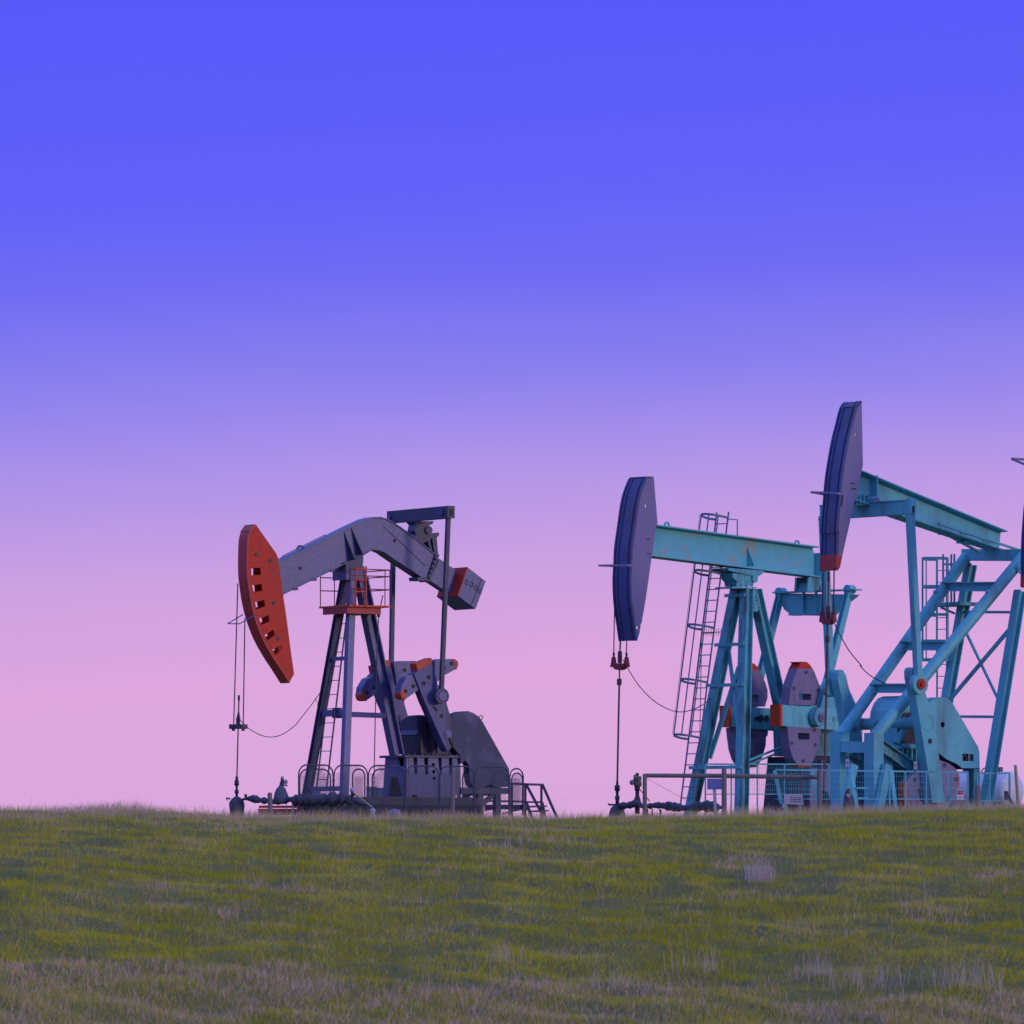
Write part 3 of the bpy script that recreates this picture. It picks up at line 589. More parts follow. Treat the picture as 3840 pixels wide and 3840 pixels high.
m = MB(); m.tube([Wp(*x, Yk) for x in z3((1467,1580),(1465,1480))], .03, 8).tube([Wp(*x, Yk) for x in z3((1468,1530),(1495,1512))], .03, 8); m.tube([Wp(*z3((1468,1580))[0], Yk), dn(Wp(*z3((1468,1700))[0], Yk))], .025, 8); hv.part('valve_body', m, 'grime')
m = MB(); m.ball(Wp(*z3((1465,1470))[0], Yk), .05); hv.part('knob', m, 'offwhite')
m = MB(); m.tube([Wp(*x, Yk-.05) for x in z3((1490,1510),(1690,1665))], .016, 6); hv.part('pole', m, 'straw')
q = Wp(*z3((1690,1690))[0], Yk-.3); m = MB(); m.lathe(q, [(.03,gnd(q.x,q.y)-.05),(.09,gnd(q.x,q.y)),(.07,gnd(q.x,q.y)+.12),(.04,gnd(q.x,q.y)+.2),(.05,gnd(q.x,q.y)+.27),(.02,gnd(q.x,q.y)+.3)], 9, .35); solo('sack', m, 'offwhite', 'crumpled white sack lying at the foot of the slanting pole', 'sack')
q = Wp(*z4((585,1690))[0], 124.6); m = MB(); m.lathe(q, [(.03,gnd(q.x,q.y)-.05),(.13,gnd(q.x,q.y)),(.14,gnd(q.x,q.y)+.12),(.1,gnd(q.x,q.y)+.24),(.02,gnd(q.x,q.y)+.27)], 9, .2); solo('sack', m, 'weight', 'pale slumped sack in the grass below the gearbox pedestal', 'sack')
# barbed wire fence with two posts
fl = Thing('wire_fence', 'sagging barbed wire fence on weathered wooden posts along the crest', 'fence', dn(Wp(1350, 3060, 123.6)))
Yf = 123.4
for x0, x1, yt, sk in ((*[z3((535,0))[0][0], z3((588,0))[0][0]], 2460+1500/2.9273, 4), (z4((1203,0))[0][0], z4((1252,0))[0][0], 2460+1232/2.9273, -4), (3655, 3678, 2945, 1)):
    p = Wp((x0+x1)/2, yt, Yf); w = (x1-x0)*Yf/FPX; b_ = dn(p); b_.x += sk*.005
    fl.part('post', MB().tube([b_-Zv*.1, p-Zv*.03, p], [w/2*1.08, w/2, w/2*.8], 9), 'wood')
m = MB()
for yy in (2954, 2994):
    pts = [Wp(x, yy+8*math.sin(x*.013)+(6 if yy == 3030 else 0), Yf-.06) for x in (1703,1900,2060,2200,2420,2900,3300,3666)]; m.tube(pts, .0006, 3)
fl.part('strand', m, 'galv')
# ================================================================== TEAL PUMPJACK BEHIND
F = Frame(2781, 165, 47); U, V = F.u, F.v; GA = gnd(F.O.x, F.O.y)
T = Thing('pumpjack', 'teal pumpjack with a level straight beam and a caged ladder, middle machine', 'pumpjack', (F.O.x, F.O.y, GA), 'pumpjacks on the hilltop')
front = A1((660,180),(600,330),(560,500),(525,750),(490,1000),(480,1200),(470,1400),(480,1650),(505,1850))+A3((520,20),(545,198))
back = A3((575,110),(590,0))+A1((600,1920),(660,1560),(720,1130),(780,740),(792,710),(745,150))
hd, frs, off = head(T, F, front, back, .3, .32, [[(A1((650,505))[0][0]+4*math.cos(k), A1((650,505))[0][1]+7*math.sin(k)) for k in np.linspace(0,6.28,11)[:-1]], [(A3((546,45))[0][0]+4*math.cos(k), A3((546,45))[0][1]+7*math.sin(k)) for k in np.linspace(0,6.28,11)[:-1]]], 'steelblue', 'track', True, False)
m = MB(); a_ = [F.az(p, .3) for p in A1((745,152),(650,150),(655,185),(690,185))]; m.prism(F, a_, -.3, .3); T.part('top_cap', m, 'track', hd)
m = MB()
for x in ((675,908),(685,1082)): p = F.p(A1(x)[0], .3); m.bar(p-U*.08, p+U*.08, .02, .02)
T.part('weld_mark', m, 'black', hd)
m = MB(); m.tube([F.p(A1((480,1230))[0], .32), F.at(frs[0][0]-.62, .2, F.az(A1((480,1218))[0], .3)[1]), F.at(frs[0][0]-.62, -.2, F.az(A1((480,1218))[0], .3)[1]), F.p(A1((480,1230))[0], -.32)], .022, 6)
m = MB(); hz = F.az(A1((480,1225))[0], .32)[1]; af = F.az(A1((485,1225))[0], .32)[0]
m.bar(F.at(af,.33,hz), F.at(af-.2,.33,hz), .06, .02, Zv).bar(F.at(af,-.33,hz), F.at(af-.62,-.33,hz), .05, .03, Zv).bar(F.at(af-.2,.33,hz), F.at(af-.62,-.33,hz), .05, .03, Zv); T.part('cable_guard', m, 'steelblue', hd)
m, tt, bb_ = iseg(F, A1((770,727))+A2((1395,480)), A1((720,1110))+A2((1480,862)), .26, .035, .03)
beam = T.part('walking_beam', m, 'tealrust')
m = MB()
for x in A2((520,480),): pass
p = F.p(A2((520,480))[0], .02); q = F.p(A2((530,720))[0], .02); m.ptri([p, q, q+V*.24], U*.02); m.ptri([p-V*.04, q-V*.04, q-V*.28], U*.02)
at_ = F.az(A2((1340,560))[0], .02); ab_ = F.az(A2((1335,845))[0], .02); m.prism(F, [at_, (at_[0]+.03, at_[1]), (ab_[0]+.03, ab_[1]), ab_], -.24, .24); T.part('stiffener', m, 'teal', beam)
for x in (A1((905,745))[0], A2((1123,450))[0]):
    m = MB(); q = F.p(x, 0); m.tube([q+(U*math.cos(k)+Zv*math.sin(k))*.09 for k in np.linspace(-.3, math.pi+.3, 12)], .03, 7); T.part('lifting_eye', m, 'teal', beam)
m = MB(); m.prism(F, [F.az(p, .3) for p in A2((285,740),(720,772),(718,800),(650,850),(300,770))], -.3, .3)
m.prism(F, [F.az(p, .25) for p in A2((345,800),(655,840),(640,890),(600,915),(590,960),(410,960),(400,905),(350,850))], -.22, .25)
q = F.p(A2((600,870))[0], .25); m.cyl(q-V*.5, q+V*.06, .11, 18); T.part('saddle_bearing', m, 'tealdirt')
m = MB(); m.prism(F, [F.az(p, .32) for p in A2((345,965),(640,972),(640,985),(345,985))], -.32, .32)
for k in range(4): q = F.p(A2((400+60*k,965))[0], .25); m.cyl(q, q+Zv*.09, .04, 8)
T.part('post_cap', m, 'teal')
def leg2(p, q, w, h, ref, mm='tealdirt'): return T.part('leg', MB().hbeam(p, q, w, h, ref, .035), mm)
lt = F.p(A2((400,985))[0], -.18); lb = F.p(A3((1270,1900))[0], -.86); lb = lt+(lb-lt)*((GA+.15-lt.z)/(lb.z-lt.z)); leg2(lt, lb, .28, .26, U)
nt_ = F.p(A2((515,985))[0], .18); nb = F.p(A4((428,1640))[0], .86); nb = nt_+(nb-nt_)*((GA+.15-nt_.z)/(nb.z-nt_.z)); leg2(nt_, nb, .3, .27, U)
rt = F.p(A2((615,1010))[0], .05); rb = F.p(A4((850,560))[0], .05); rb = rt+(rb-rt)*((GA+.3-rt.z)/(rb.z-rt.z)); leg2(rt, rb, .3, .27, U)
m = MB(); gpx = A2((585,1000),(605,985),(680,1220),(640,1270),(585,1260)); m.prism(F, [F.az(p, .2) for p in gpx], .17, .2)
for k in range(4):
    for d in (595+k*3, 630+k*12): q = F.p(A2((d,1080+k*45))[0], .2); m.cyl(q, q+V*.04, .035, 8)
T.part('gusset', m, 'tealdirt')
def pz(p): return (EY-p[1])*F.O.y/FPX
m = MB()
for y in (A2((0,1072))[0], A2((0,1668))[0], A3((0,742))[0], A3((0,1735))[0]):
    z = pz(y); p = lerp(lt,lb,z); q = lerp(nt_,nb,z); d = (q-p).normalized(); m.bar(p-d*.25-U*.17, q+d*.1-U*.17, .09, .05, Zv)
T.part('cross_brace', m, 'teal')
m = MB(); m.bar(F.p(A3((1650,285))[0], -.35), F.p(A3((1800,1560))[0], .75), .1, .05, V).bar(F.p(A3((1775,520))[0], .3), F.p(A3((1420,1620))[0], -.75), .13, .06, V); T.part('diagonal_brace', m, 'teal')
# caged ladder
p0 = F.p(A5((940,505))[0], -.75); wl = V*.43; p1 = F.p(A1((1430,1210))[0], -.55); p1 = p0+(p1-p0)*1.395*.872
ld = ladder(T, p0, p1, wl, .305, .026, .015, 'ladderblue')
dl = (p1-p0).normalized(); nrm = (-U-dl*(-U).dot(dl)).normalized(); LL = (p1-p0).length
m = MB()
def hoop(s): c = p0+dl*s+wl/2; return [c-V*.215]+[c-V*.34*math.cos(k)+nrm*(.15+.62*math.sin(k)) for k in np.linspace(0, math.pi, 12)]+[c+V*.215]
zs = [(EY-y)*F.O.y/FPX for y in (2340+1395/3.22, 2340+728/3.22, 2340+72/3.22, 1740+1350/3.22, 1740+672/3.22)]
ss = [(z-p0.z)/dl.z for z in zs]
hoops = [hoop(s) for s in ss]
for h in hoops:
    for i in range(len(h)-1): m.bar(h[i], h[i+1], .06, .014, dl)
for k in (4, 5, 8, 10): m.tube([h[k] for h in hoops], .019, 5)
m.tube([hoops[-1][-1], hoops[-1][-1]+U*.4, hoops[-1][-1]+U*.4-Zv*.55], .018, 5); T.part('safety_cage', m, 'ladderblue', ld)
m = MB(); q0, q1 = [F.p(x, -.9) for x in A5((1055,350),(985,600))]; m.tube([hoops[-1][6]-V*.1, hoops[0][6]-V*.1], .006, 4); T.part('safety_line', m, 'cable', ld)
m = MB(); q0 = F.p(A3((1320,105))[0], -.5); m.tube([q0, q0+V*.75], .012, 5)
for k in range(7): c = q0+V*(.18+k*.09); m.tube([c-Zv*.1, c+Zv*.1], .007, 4)
m.tube([F.p(x, -.5) for x in A3((1320,105),(1320,400),(1310,900),(1300,1500))], .012, 5); T.part('antenna', m, 'galv')
# equalizer
ea, ez = F.az(A2((1340,1060))[0], 0); eaf = ea-.15
epx = A2((828,1042),(1820,1060),(1818,1072),(1780,1100),(1600,1250),(1530,1320),(1020,1308),(940,1240),(850,1075))
eqp = [F.bz(p, eaf) for p in epx]
m = MB(); m.lprism(F, eqp, eaf+.1, eaf+.2); b0, b1 = eqp[0][0], eqp[1][0]
m.abox(F, eaf-.02, eaf+.32, b0, b1, eqp[0][1]-.01, eqp[0][1]+.03)
lo = [F.bz(p, eaf) for p in A2((1020,1308),(1530,1320))]; m.abox(F, eaf-.02, eaf+.32, lo[0][0], lo[1][0], lo[0][1]-.015, lo[0][1]+.02)
for x in (1190, 1340): q = F.bz(A2((x,1180))[0], eaf); m.abox(F, eaf, eaf+.1, q[0]-.012, q[0]+.012, lo[0][1]+.02, eqp[0][1]-.01)
eq = T.part('equalizer', m, 'teal')
m = MB(); m.prism(F, [F.az(p, .14) for p in A2((1245,850),(1445,850),(1450,1030),(1232,1030))], -.3, -.22).prism(F, [F.az(p, .14) for p in A2((1245,850),(1445,850),(1455,1030),(1225,1030))], .14, .2)
m.prism(F, [F.az(p, .14) for p in A2((1265,920),(1420,920),(1430,1030),(1240,1030))], -.22, .1); q = F.p(A2((1425,985))[0], .2); m.cyl(q-V*.5, q+V*.05, .11, 16); T.part('equalizer_bearing', m, 'tealdirt')
pin = F.az(A4((1318,752))[0], 1.32); pb0 = F.bz(A2((1720,1000))[0], ea)[0]
for sg in (1, -1):
    b = 1.25*sg; m = MB(); tp = F.at(ea, b, ez+.1); bt_ = F.at(pin[0], sg*1.25, pin[1]); m.hbeam(tp, bt_, .16, .2, V, .03); m.cyl(tp-U*.12, tp+U*.14, .13, 14)
    m.cyl(bt_-V*.1, bt_+V*.1, .27, 20); pa_ = T.part('pitman_arm', m, 'teal'); m = MB(); m.cyl(bt_, bt_+V*sg*.16, .13, 18).cyl(bt_, bt_+V*sg*.2, .06, 12); T.part('wrist_pin', m, 'weight', pa_)
# cranks
arm = [F.az(p, 1.1) for p in A4((888,612),(1625,662),(1635,780),(1625,900),(1500,900),(888,852))]
tipc = [F.az(p, 1.1) for p in A4((862,608),(888,610),(888,852),(862,855))]
def cw_px(): 
    up = A4((1065,126),(1110,124),(1165,128),(1205,165),(1250,240),(1300,370),(1318,430),(1318,520),(1290,620),(960,612),(985,420),(1010,340),(1060,200),(1092,140))
    dn_ = A4((945,860),(1325,880),(1320,950),(1302,965),(1298,1060),(1265,1180),(1205,1310),(1070,1320),(1010,1220),(975,1110),(955,960))
    return up, dn_
up, dw = cw_px(); upa = [F.az(p, 1.12) for p in up]; dwa = [F.az(p, 1.12) for p in dw]
def at_z(poly, zmin=None, zmax=None): return [p for p in poly if (zmin is None or p[1] >= zmin) and (zmax is None or p[1] <= zmax)]
zt1 = F.az(A4((1130,205))[0], 1.12)[1]; zt2 = F.az(A4((1130,1275))[0], 1.12)[1]
def clip(poly, z, keep_above):
    out = []
    for i in range(len(poly)):
        p, q = poly[i], poly[(i+1) % len(poly)]; ip, iq = (p[1] >= z) == keep_above, (q[1] >= z) == keep_above
        if ip: out.append(p)
        if ip != iq: t = (z-p[1])/(q[1]-p[1]); out.append((p[0]+(q[0]-p[0])*t, z))
    return out
for sg in (1, -1):
    def pr(m, az, b0, b1, holes=()): return m.prism(F, az, *sorted((sg*b0, sg*b1)), holes)
    cr = T.part('crank', pr(MB(), arm, .75, 1.1), 'tealpale'); T.part('end_cap', pr(MB(), tipc, .74, 1.105), 'orange2', cr)
    m = MB()
    for x in ((1560,785),(1480,775),(1180,740)): q = F.az(A4(x)[0], 1.1); m.cyl(F.at(q[0], sg*1.09, q[1]), F.at(q[0], sg*1.115, q[1]), .1, 16)
    T.part('pin_hole', m, 'tealdirt', cr)
    win1 = [F.az(p, 1.12) for p in A4((1075,485),(1215,490),(1215,562),(1120,560),(1075,530))]; win2 = [F.az(p, 1.12) for p in A4((1062,930),(1195,935),(1195,1008),(1070,1005))]
    for poly, win, zt, above, bl_ in ((upa, win1, zt1, True, ((1155,245),(1018,425),(1290,450))), (dwa, win2, zt2, False, ((1122,1248),(993,1048),(1258,1068),(1250,900)))):
        body = clip(poly, zt, not above); tip = clip(poly, zt, above)
        w = T.part('crank_counterweight', pr(MB(), body, .8, 1.12, [win]), 'weight'); T.part('painted_tip', pr(MB(), tip, .8, 1.121), 'orange', w); m = MB()
        for x in bl_: q = F.az(A4(x)[0], 1.12); m.cyl(F.at(q[0], sg*1.11, q[1]), F.at(q[0], sg*1.13, q[1]), .055, 12)
        T.part('bolt', m, 'darkgrey', w)
q0 = F.az(A4((1560,785))[0], 1.1); T.part('crankshaft', MB().cyl(F.at(q0[0], -1.2, q0[1]), F.at(q0[0], 1.14, q0[1]), .13, 18), 'tealdirt')
m = MB()
for x, r_ in ((590,.06),(640,.1),(705,.09)): q = F.p(A4((x,766))[0], -.735); m.cyl(q, q+V*.03, r_, 14)
T.part('pin_hole', m, 'grime')
m = MB(); m.prism(F, [(q0[0]-.9,q0[1]-1.0),(q0[0]-.95,q0[1]-.1),(q0[0]-.6,q0[1]+.75),(q0[0]-.2,q0[1]+.98),(q0[0]+.9,q0[1]+.9),(q0[0]+1.5,q0[1]+.1),(q0[0]+1.5,q0[1]-1.0)], -.6, .6); T.part('gearbox', m, 'tealdirt')
m = MB(); pa0 = q0[0]-1.25; m.prism(F, [(pa0-.12,GA+.3),(pa0+.1,q0[1]-1.02),(q0[0]+1.4,q0[1]-1.02),(q0[0]+1.5,GA+.3)], -.62, .62)
ped = T.part('pedestal', m, 'grime'); m = MB()
for k in range(5): m.abox(F, pa0+.3+k*.5, pa0+.34+k*.5, .62, .75, GA+.35, q0[1]-1.1)
T.part('rib', m, 'weight', ped); T.part('side_panel', MB().abox(F, pa0+.34, q0[0]+1.3, .63, .66, GA+.3, q0[1]-1.35), 'weight', ped)
a0, zz = F.az(A4((360,1662))[0], .95)
m = MB(); 
for s_ in (1, -1): m.abox(F, a0-.7, q0[0]+2.2, *sorted((s_*.72, s_*1.0)), GA+.12, GA+.3)
for k in range(6): m.abox(F, a0-.5+k*1.1, a0-.3+k*1.1, -.72, .72, GA+.12, GA+.28)
T.part('base_skid', m, 'tealdirt'); T.part('foundation', MB().abox(F, a0-.8, q0[0]+2.4, -1.15, 1.15, GA-.3, GA+.116), 'concrete')
m = MB(); p, q = [F.p(x, .3) for x in A4((490,1250),(880,1090))]; m.tube([p, q], .035, 6).tube([p-Zv*.12, q-Zv*.12], .03, 6); T.part('brake_rod', m, 'teal')
# bridle
for x0, y0, x1, b in ((275,1700,265,-.3),(0,0,0,.3)):
    if b < 0: p, q = F.p(A1((272,1700))[0], b), F.p(A3((263,345))[0], b)
    else: p, q = F.p(A3((420,190))[0], .24), F.p(A3((416,345))[0], .24)
    T.part('bridle_cable', MB().tube([p, q], .017, 6).tube([q, q-Zv*.16], .03, 7), 'cable')
ca_ = F.az(A3((338,500))[0], 0)[0]; m = MB(); bp = [F.bz(p, ca_) for p in A3((268,475),(410,475),(405,520),(380,548),(340,558),(300,548),(272,520))]; m.lprism(F, bp, ca_-.09, ca_+.09)
for x in (262, 418): bp = [F.bz(p, ca_) for p in A3((x-10,400),(x+10,400),(x+26,520),(x-26,520))]; m.lprism(F, bp, ca_-.05, ca_+.05)
m.bar(F.pb(A3((218,510))[0], ca_), F.pb(A3((455,512))[0], ca_), .03, .03); T.part('carrier_bar', m, 'barred')
m = MB(); m.tube([F.p(x, 0) for x in A3((343,200),(338,330))], .022, 8).tube([F.p(x, 0) for x in A3((337,330),(336,470))], .06, 8).tube([F.p(x, 0) for x in A3((336,470),(330,660))], .02, 8).tube([F.p(x, 0) for x in A3((330,660),(329,738))], .065, 8).tube([F.p(x, 0) for x in A3((329,738),(305,1910))], .026, 8)
T.part('polished_rod', m, 'rod')
m = MB(); m.tube(catmull([F.p(p, -.4) for p in A3((375,430),(430,530),(560,735),(720,905),(880,1010),(1030,1060),(1180,1045),(1320,985),(1450,890))], 5), .013, 5); T.part('sensor_cable', m, 'cable')
# wellhead of the teal pumpjack
YW = F.p(A3((305,1910))[0], 0).y; c = Wp(A5((176,0))[0][0], 2900, YW)
pf = prof(3.22, c, [(d, 2860+y/3.22) for d, y in ((22,510),(22,460),(28,440),(28,405),(18,395),(18,345),(32,340),(32,275),(16,270),(16,230),(8,222))], YW)
dm = prof(3.22, c, [(d, 2860+y/3.22) for d, y in ((105,700),(95,600),(75,545),(45,515),(15,505))], YW)
wl_ = wellhead(c, gnd(c.x, YW), pf, dm, 'wellhead with a mounded base under the blue grey horse head')
m = MB(); zq = (EY-(2860+508/3.22))*YW/FPX; m.tube([Vector((c.x,YW,zq)), Vector((c.x-.22,YW,zq)), Vector((c.x-.24,YW,zq+.04))], .025, 6); wl_.part('valve', m, 'grime')
lumpy([(*A5((x,y))[0], r) for x, y, r in ((195,505,25),(260,520,35),(340,510,38),(410,490,35),(480,525,25),(560,525,28),(640,515,30),(740,520,40),(840,530,45),(940,545,42),(1060,545,40),(1200,525,50),(1300,530,60),(1400,540,30),(1450,535,12))], YW-.1, 158.5, 3.22, 'dark lumpy wrapped flow line below the caged ladder')
Yv = YW-.3; vt = Thing('valve_tree', 'slim valve tree with a ball gauge beside the brown rail corner post', 'valve', dn(Wp(*A5((415,640))[0], Yv)))
m = MB(); cc = Wp(*A5((418,300))[0], Yv); m.lathe(cc, prof(3.22, cc, [(d, 2860+y/3.22) for d, y in ((30,620),(30,480),(42,460),(36,430),(24,400),(24,340),(34,330),(34,290),(14,280),(14,160),(20,150),(20,128),(10,124))], Yv), 12); vt.part('stem', m, 'grime')
m = MB(); cc = Wp(*A5((424,225))[0], Yv); m.lathe(cc, [(.1,cc.z-.14),(.11,cc.z-.05),(.07,cc.z),(.11,cc.z+.06),(.09,cc.z+.14)], 10); vt.part('valve_body', m, 'yellow')
m = MB(); m.ball(Wp(*A5((357,238))[0], Yv), .075); m.tube([Wp(*x, Yv) for x in A5((357,238),(400,238))], .03, 6); vt.part('gauge', m, 'weight')
m = MB(); m.tube([Wp(*x, Yv) for x in A5((415,150),(380,152),(380,215),(395,240))], .02, 6).tube([Wp(*x, Yv) for x in A5((430,240),(470,235))], .03, 6).tube([Wp(*x, Yv) for x in A5((450,185),(450,245))], .015, 5).tube([Wp(*x, Yv) for x in A5((450,325),(570,470))], .014, 5); vt.part('handle', m, 'grime')
m = MB()
for x, t_ in ((543,560),(598,555),(697,560)): p = Wp(*A5((x,t_))[0], 160.5); m.tube([p, dn(p)], .02 if x < 690 else .035, 6)
solo('pipe_stand', m, 'grime', 'thin legs under the wrapped flow line right of the rail corner post', 'pipe stand')
# timber rail fence
Yt = 146.5; rf = Thing('rail_fence', 'grey brown timber rail fence with three posts and one long top rail', 'fence', dn(Wp(2718, 3060, Yt)))
rail = []
for px, w, yt, Y in ((A5((509,0))[0][0], 54/3.22, 2860+135/3.22, Yt), (A5((1467,0))[0][0], 64/3.22, 2860+58/3.22, Yt-.3), (A4((1308,0))[0][0], 56/3.02, 2440+1350/3.01875, Yt-.6)):
    p = Wp(px, yt, Y); ww = w*Y/FPX; rf.part('post', MB().tube([dn(p)-Zv*.1, p-Zv*.03, p], [ww/2*1.05, ww/2, ww/2*.85], 10), 'wood')
p, q, r_ = Wp(A5((510,0))[0][0], 2860+155/3.22, Yt+.05), Wp(A5((1467,0))[0][0], 2860+160/3.22, Yt-.1), Wp(A4((1300,0))[0][0], 2440+1432/3.01875, Yt-.4)
rf.part('rail', MB().tube([p, q, r_], .052, 8), 'wood')
rf.part('wire', MB().tube([Wp(*A5((540,195))[0], Yt), Wp(*A5((1040,470))[0], Yt+3)], .005, 4), 'galv')
# signs near the rail fence
p, q = A5((1262,192),(1436,322)); Yg = 149.5; sg_ = Thing('sign_board', 'plain pale blue sign board turned away beside the middle rail post', 'sign', dn(Wp((p[0]+q[0])/2, 3060, Yg)))
m = MB(); boxpx(m, p[0], p[1], q[0], q[1], Yg, .03); sg_.part('panel', m, 'signblue'); m = MB(); m.bar(Wp((p[0]+q[0])/2, q[1], Yg+.05), dn(Wp((p[0]+q[0])/2+8, 3060, Yg+.05)), .08, .06); sg_.part('post', m, 'offwhite')
# ================================================================== TALL TEAL PUMPJACK IN FRONT
F = Frame(3236, 152, 40); U, V = F.u, F.v; GB = gnd(F.O.x, F.O.y)
TB = T = Thing('pumpjack', 'tallest teal pumpjack with sloping beam, raised head and braced tower at the right', 'pumpjack', (F.O.x, F.O.y, GB), 'pumpjacks on the hilltop')
front = B5((845,110),(790,190),(730,420),(680,620),(620,950),(585,1200),(560,1500),(540,1700),(525,1930))+A2((1625,300),(1615,600),(1612,770))
back = A2((1640,735),(1665,615),(1770,155))+B5((700,1740),(795,1360),(862,1050),(877,985),(860,90))
frz = F.az(A2((1640,608))[0], .28)[1]
hol = [[(B5((779,555))[0][0]+3*math.cos(k), B5((779,555))[0][1]+6*math.sin(k)) for k in np.linspace(0,6.28,11)[:-1]], [(A2((1635,622))[0][0]+3*math.cos(k), A2((1635,622))[0][1]+6*math.sin(k)) for k in np.linspace(0,6.28,11)[:-1]]]
hd, frs, off = head(T, F, front, back, .28, .31, hol, 'steelblue', 'track', True, False)
outer = frs+[F.az(p, .28) for p in back]; tipp = clip(outer, frz, False)
m = MB(); m.prism(F, tipp, .282, .287).prism(F, tipp, -.287, -.282); T.part('painted_tip', m, 'orange', hd)
ft = clip([(p[0]-.034, p[1]) for p in off]+[(p[0]+.03, p[1]) for p in off[::-1]], frz+.06, False); m = MB(); m.prism(F, ft, -.312, .312) ; T.part('painted_tip', m, 'darkred', hd)
m = MB(); m.prism(F, [F.az(p, .28) for p in B5((860,92),(845,110),(790,190),(775,160),(830,90))], -.31, .31); T.part('top_cap', m, 'track', hd)
m = MB()
for x in ((729,1238),(750,1310)): p = F.p(B5(x)[0], .28); m.bar(p-U*.07, p+U*.07, .025, .02)
T.part('weld_mark', m, 'black', hd)
hz = F.az(B5((570,1385))[0], .31)[1]; af = F.az(B5((570,1385))[0], .31)[0]; m = MB()
m.bar(F.at(af,.32,hz), F.at(af-.15,.32,hz+.02), .06, .02, Zv).bar(F.at(af,-.32,hz+.02), F.at(af-.45,-.32,hz+.06), .05, .025, Zv).bar(F.at(af-.15,.32,hz+.02), F.at(af-.45,-.32,hz+.06), .05, .025, Zv); T.part('cable_guard', m, 'steelblue', hd)
m = MB(); m.tube([F.p(x, .285) for x in B5((590,1400),(590,1480),(575,1550))], .02, 5); T.part('hinge', m, 'black', hd)
m, tt, bb_ = iseg(F, B5((790,1020))+B6((1735,935)), B5((690,1440))+B6((1712,1180)), .27, .03, .035)
beam = T.part('walking_beam', m, 'teal')
m = MB(); at_ = F.az(B6((85,270))[0], .02); m.prism(F, [at_, (at_[0]+.03,at_[1]-.0), (at_[0]+.03,at_[1]-.78), (at_[0],at_[1]-.78)], .018, .25); m.prism(F, [at_, (at_[0]+.03,at_[1]-.0), (at_[0]+.03,at_[1]-.78), (at_[0],at_[1]-.78)], -.25, -.018); T.part('stiffener', m, 'teal', beam)
m = MB(); 
for (x0,y0,x1,y1,b) in ((780,860,1390,1190,-.1),(930,930,1200,1080,-.3)): m.bar(F.p(B6((x0,y0))[0], b), F.p(B6((x1,y1))[0], b), .1, .05, V)
for (x,y) in ((1010,970),(1190,965),(1230,1075),(1470,1060)): q = F.p(B6((x,y))[0], -.1); m.bar(q-U*.2, q+U*.2, .06, .3, Zv)
T.part('walkway_bracket', m, 'teal', beam)
m = MB(); m.bar(F.p(B6((900,850))[0], .3), F.p(B6((1925,1185))[0], .3), .05, .08, Zv); T.part('edge_angle', m, 'teal', beam)
ea, ez = F.az((3236, 1923), 0); eaf = F.az((3236, 1923), 0)[0]
p0_, p1_ = [F.bz(x, eaf) for x in B5((275,1555),(1478,1550))]; q0_, q1_ = [F.bz(x, eaf) for x in B5((290,1740),(1435,1735))]
m = MB(); m.abox(F, eaf, eaf+.22, p0_[0], p1_[0], q0_[1], p0_[1]); m.abox(F, eaf-.04, eaf+.26, p0_[0]-.03, p0_[0]+.03+.0, q0_[1]-.01, q0_[1]+.012); m.abox(F, eaf-.03, eaf+.25, p0_[0], p1_[0], p0_[1], p0_[1]+.03)
eq = T.part('equalizer', m, 'teal'); m = MB(); m.abox(F, eaf+.02, eaf+.2, p1_[0], p1_[0]+.16, q0_[1]+.02, p0_[1]+.06); T.part('end_box', m, 'tealpale', eq)
m = MB(); m.abox(F, eaf+.06, eaf+.14, p1_[0]+.16, p1_[0]+.165, q0_[1]+.04, q0_[1]+.2); T.part('end_recess', m, 'black', eq)
m = MB(); q = F.p(B5((1040,1490))[0], .3); m.cyl(q-V*.75, q+V*.05, .14, 20); m.prism(F, [F.az(p, .2) for p in B5((790,1360),(1000,1440),(1080,1545),(770,1550))], -.25, .2)
for x in (830, 880, 940): m.prism(F, [F.az(p, .24) for p in B5((x,1400),(x+12,1400),(x+12,1540),(x,1540))], .2, .26)
T.part('equalizer_bearing', m, 'tealdirt'); m = MB(); m.cyl(q+V*.05, q+V*.09, .11, 16); T.part('bearing_cap', m, 'weight')
pin = F.az(B8((328,378))[0], 1.66)
for sg in (1, -1):
    m = MB(); tp = F.at(eaf+.11, sg*1.6, q0_[1]+.1); bt_ = F.at(pin[0], sg*1.62, pin[1]); m.bar(tp, bt_, .17, .17, V); m.cyl(bt_-V*.08, bt_+V*.08, .26, 20)
    pa_ = T.part('pitman_arm', m, 'teal'); m = MB(); m.cyl(bt_, bt_+V*sg*.13, .135, 20).cyl(bt_, bt_+V*sg*.18, .075, 6); T.part('wrist_pin', m, 'orange' if sg > 0 else 'teal', pa_)
arm = [F.az(p, 1.5) for p in B8((238,225),(252,196),(275,186),(300,196),(330,245),(372,430),(462,655),(540,1150),(618,1720),(470,1720),(420,1330),(340,850),(285,520),(240,300))]
cwp = [F.az(p, 1.48) for p in B8((230,1580),(245,1500),(300,1440),(420,1330),(545,1230),(640,1235),(740,1275),(805,1320),(850,1370),(865,1440),(862,1520),(830,1590),(780,1700),(700,1790),(500,1850),(250,1820))]
def clipa(poly, a, keep_right):
    r = clip([(p[1], p[0]) for p in poly], a, keep_right); return [(p[1], p[0]) for p in r]
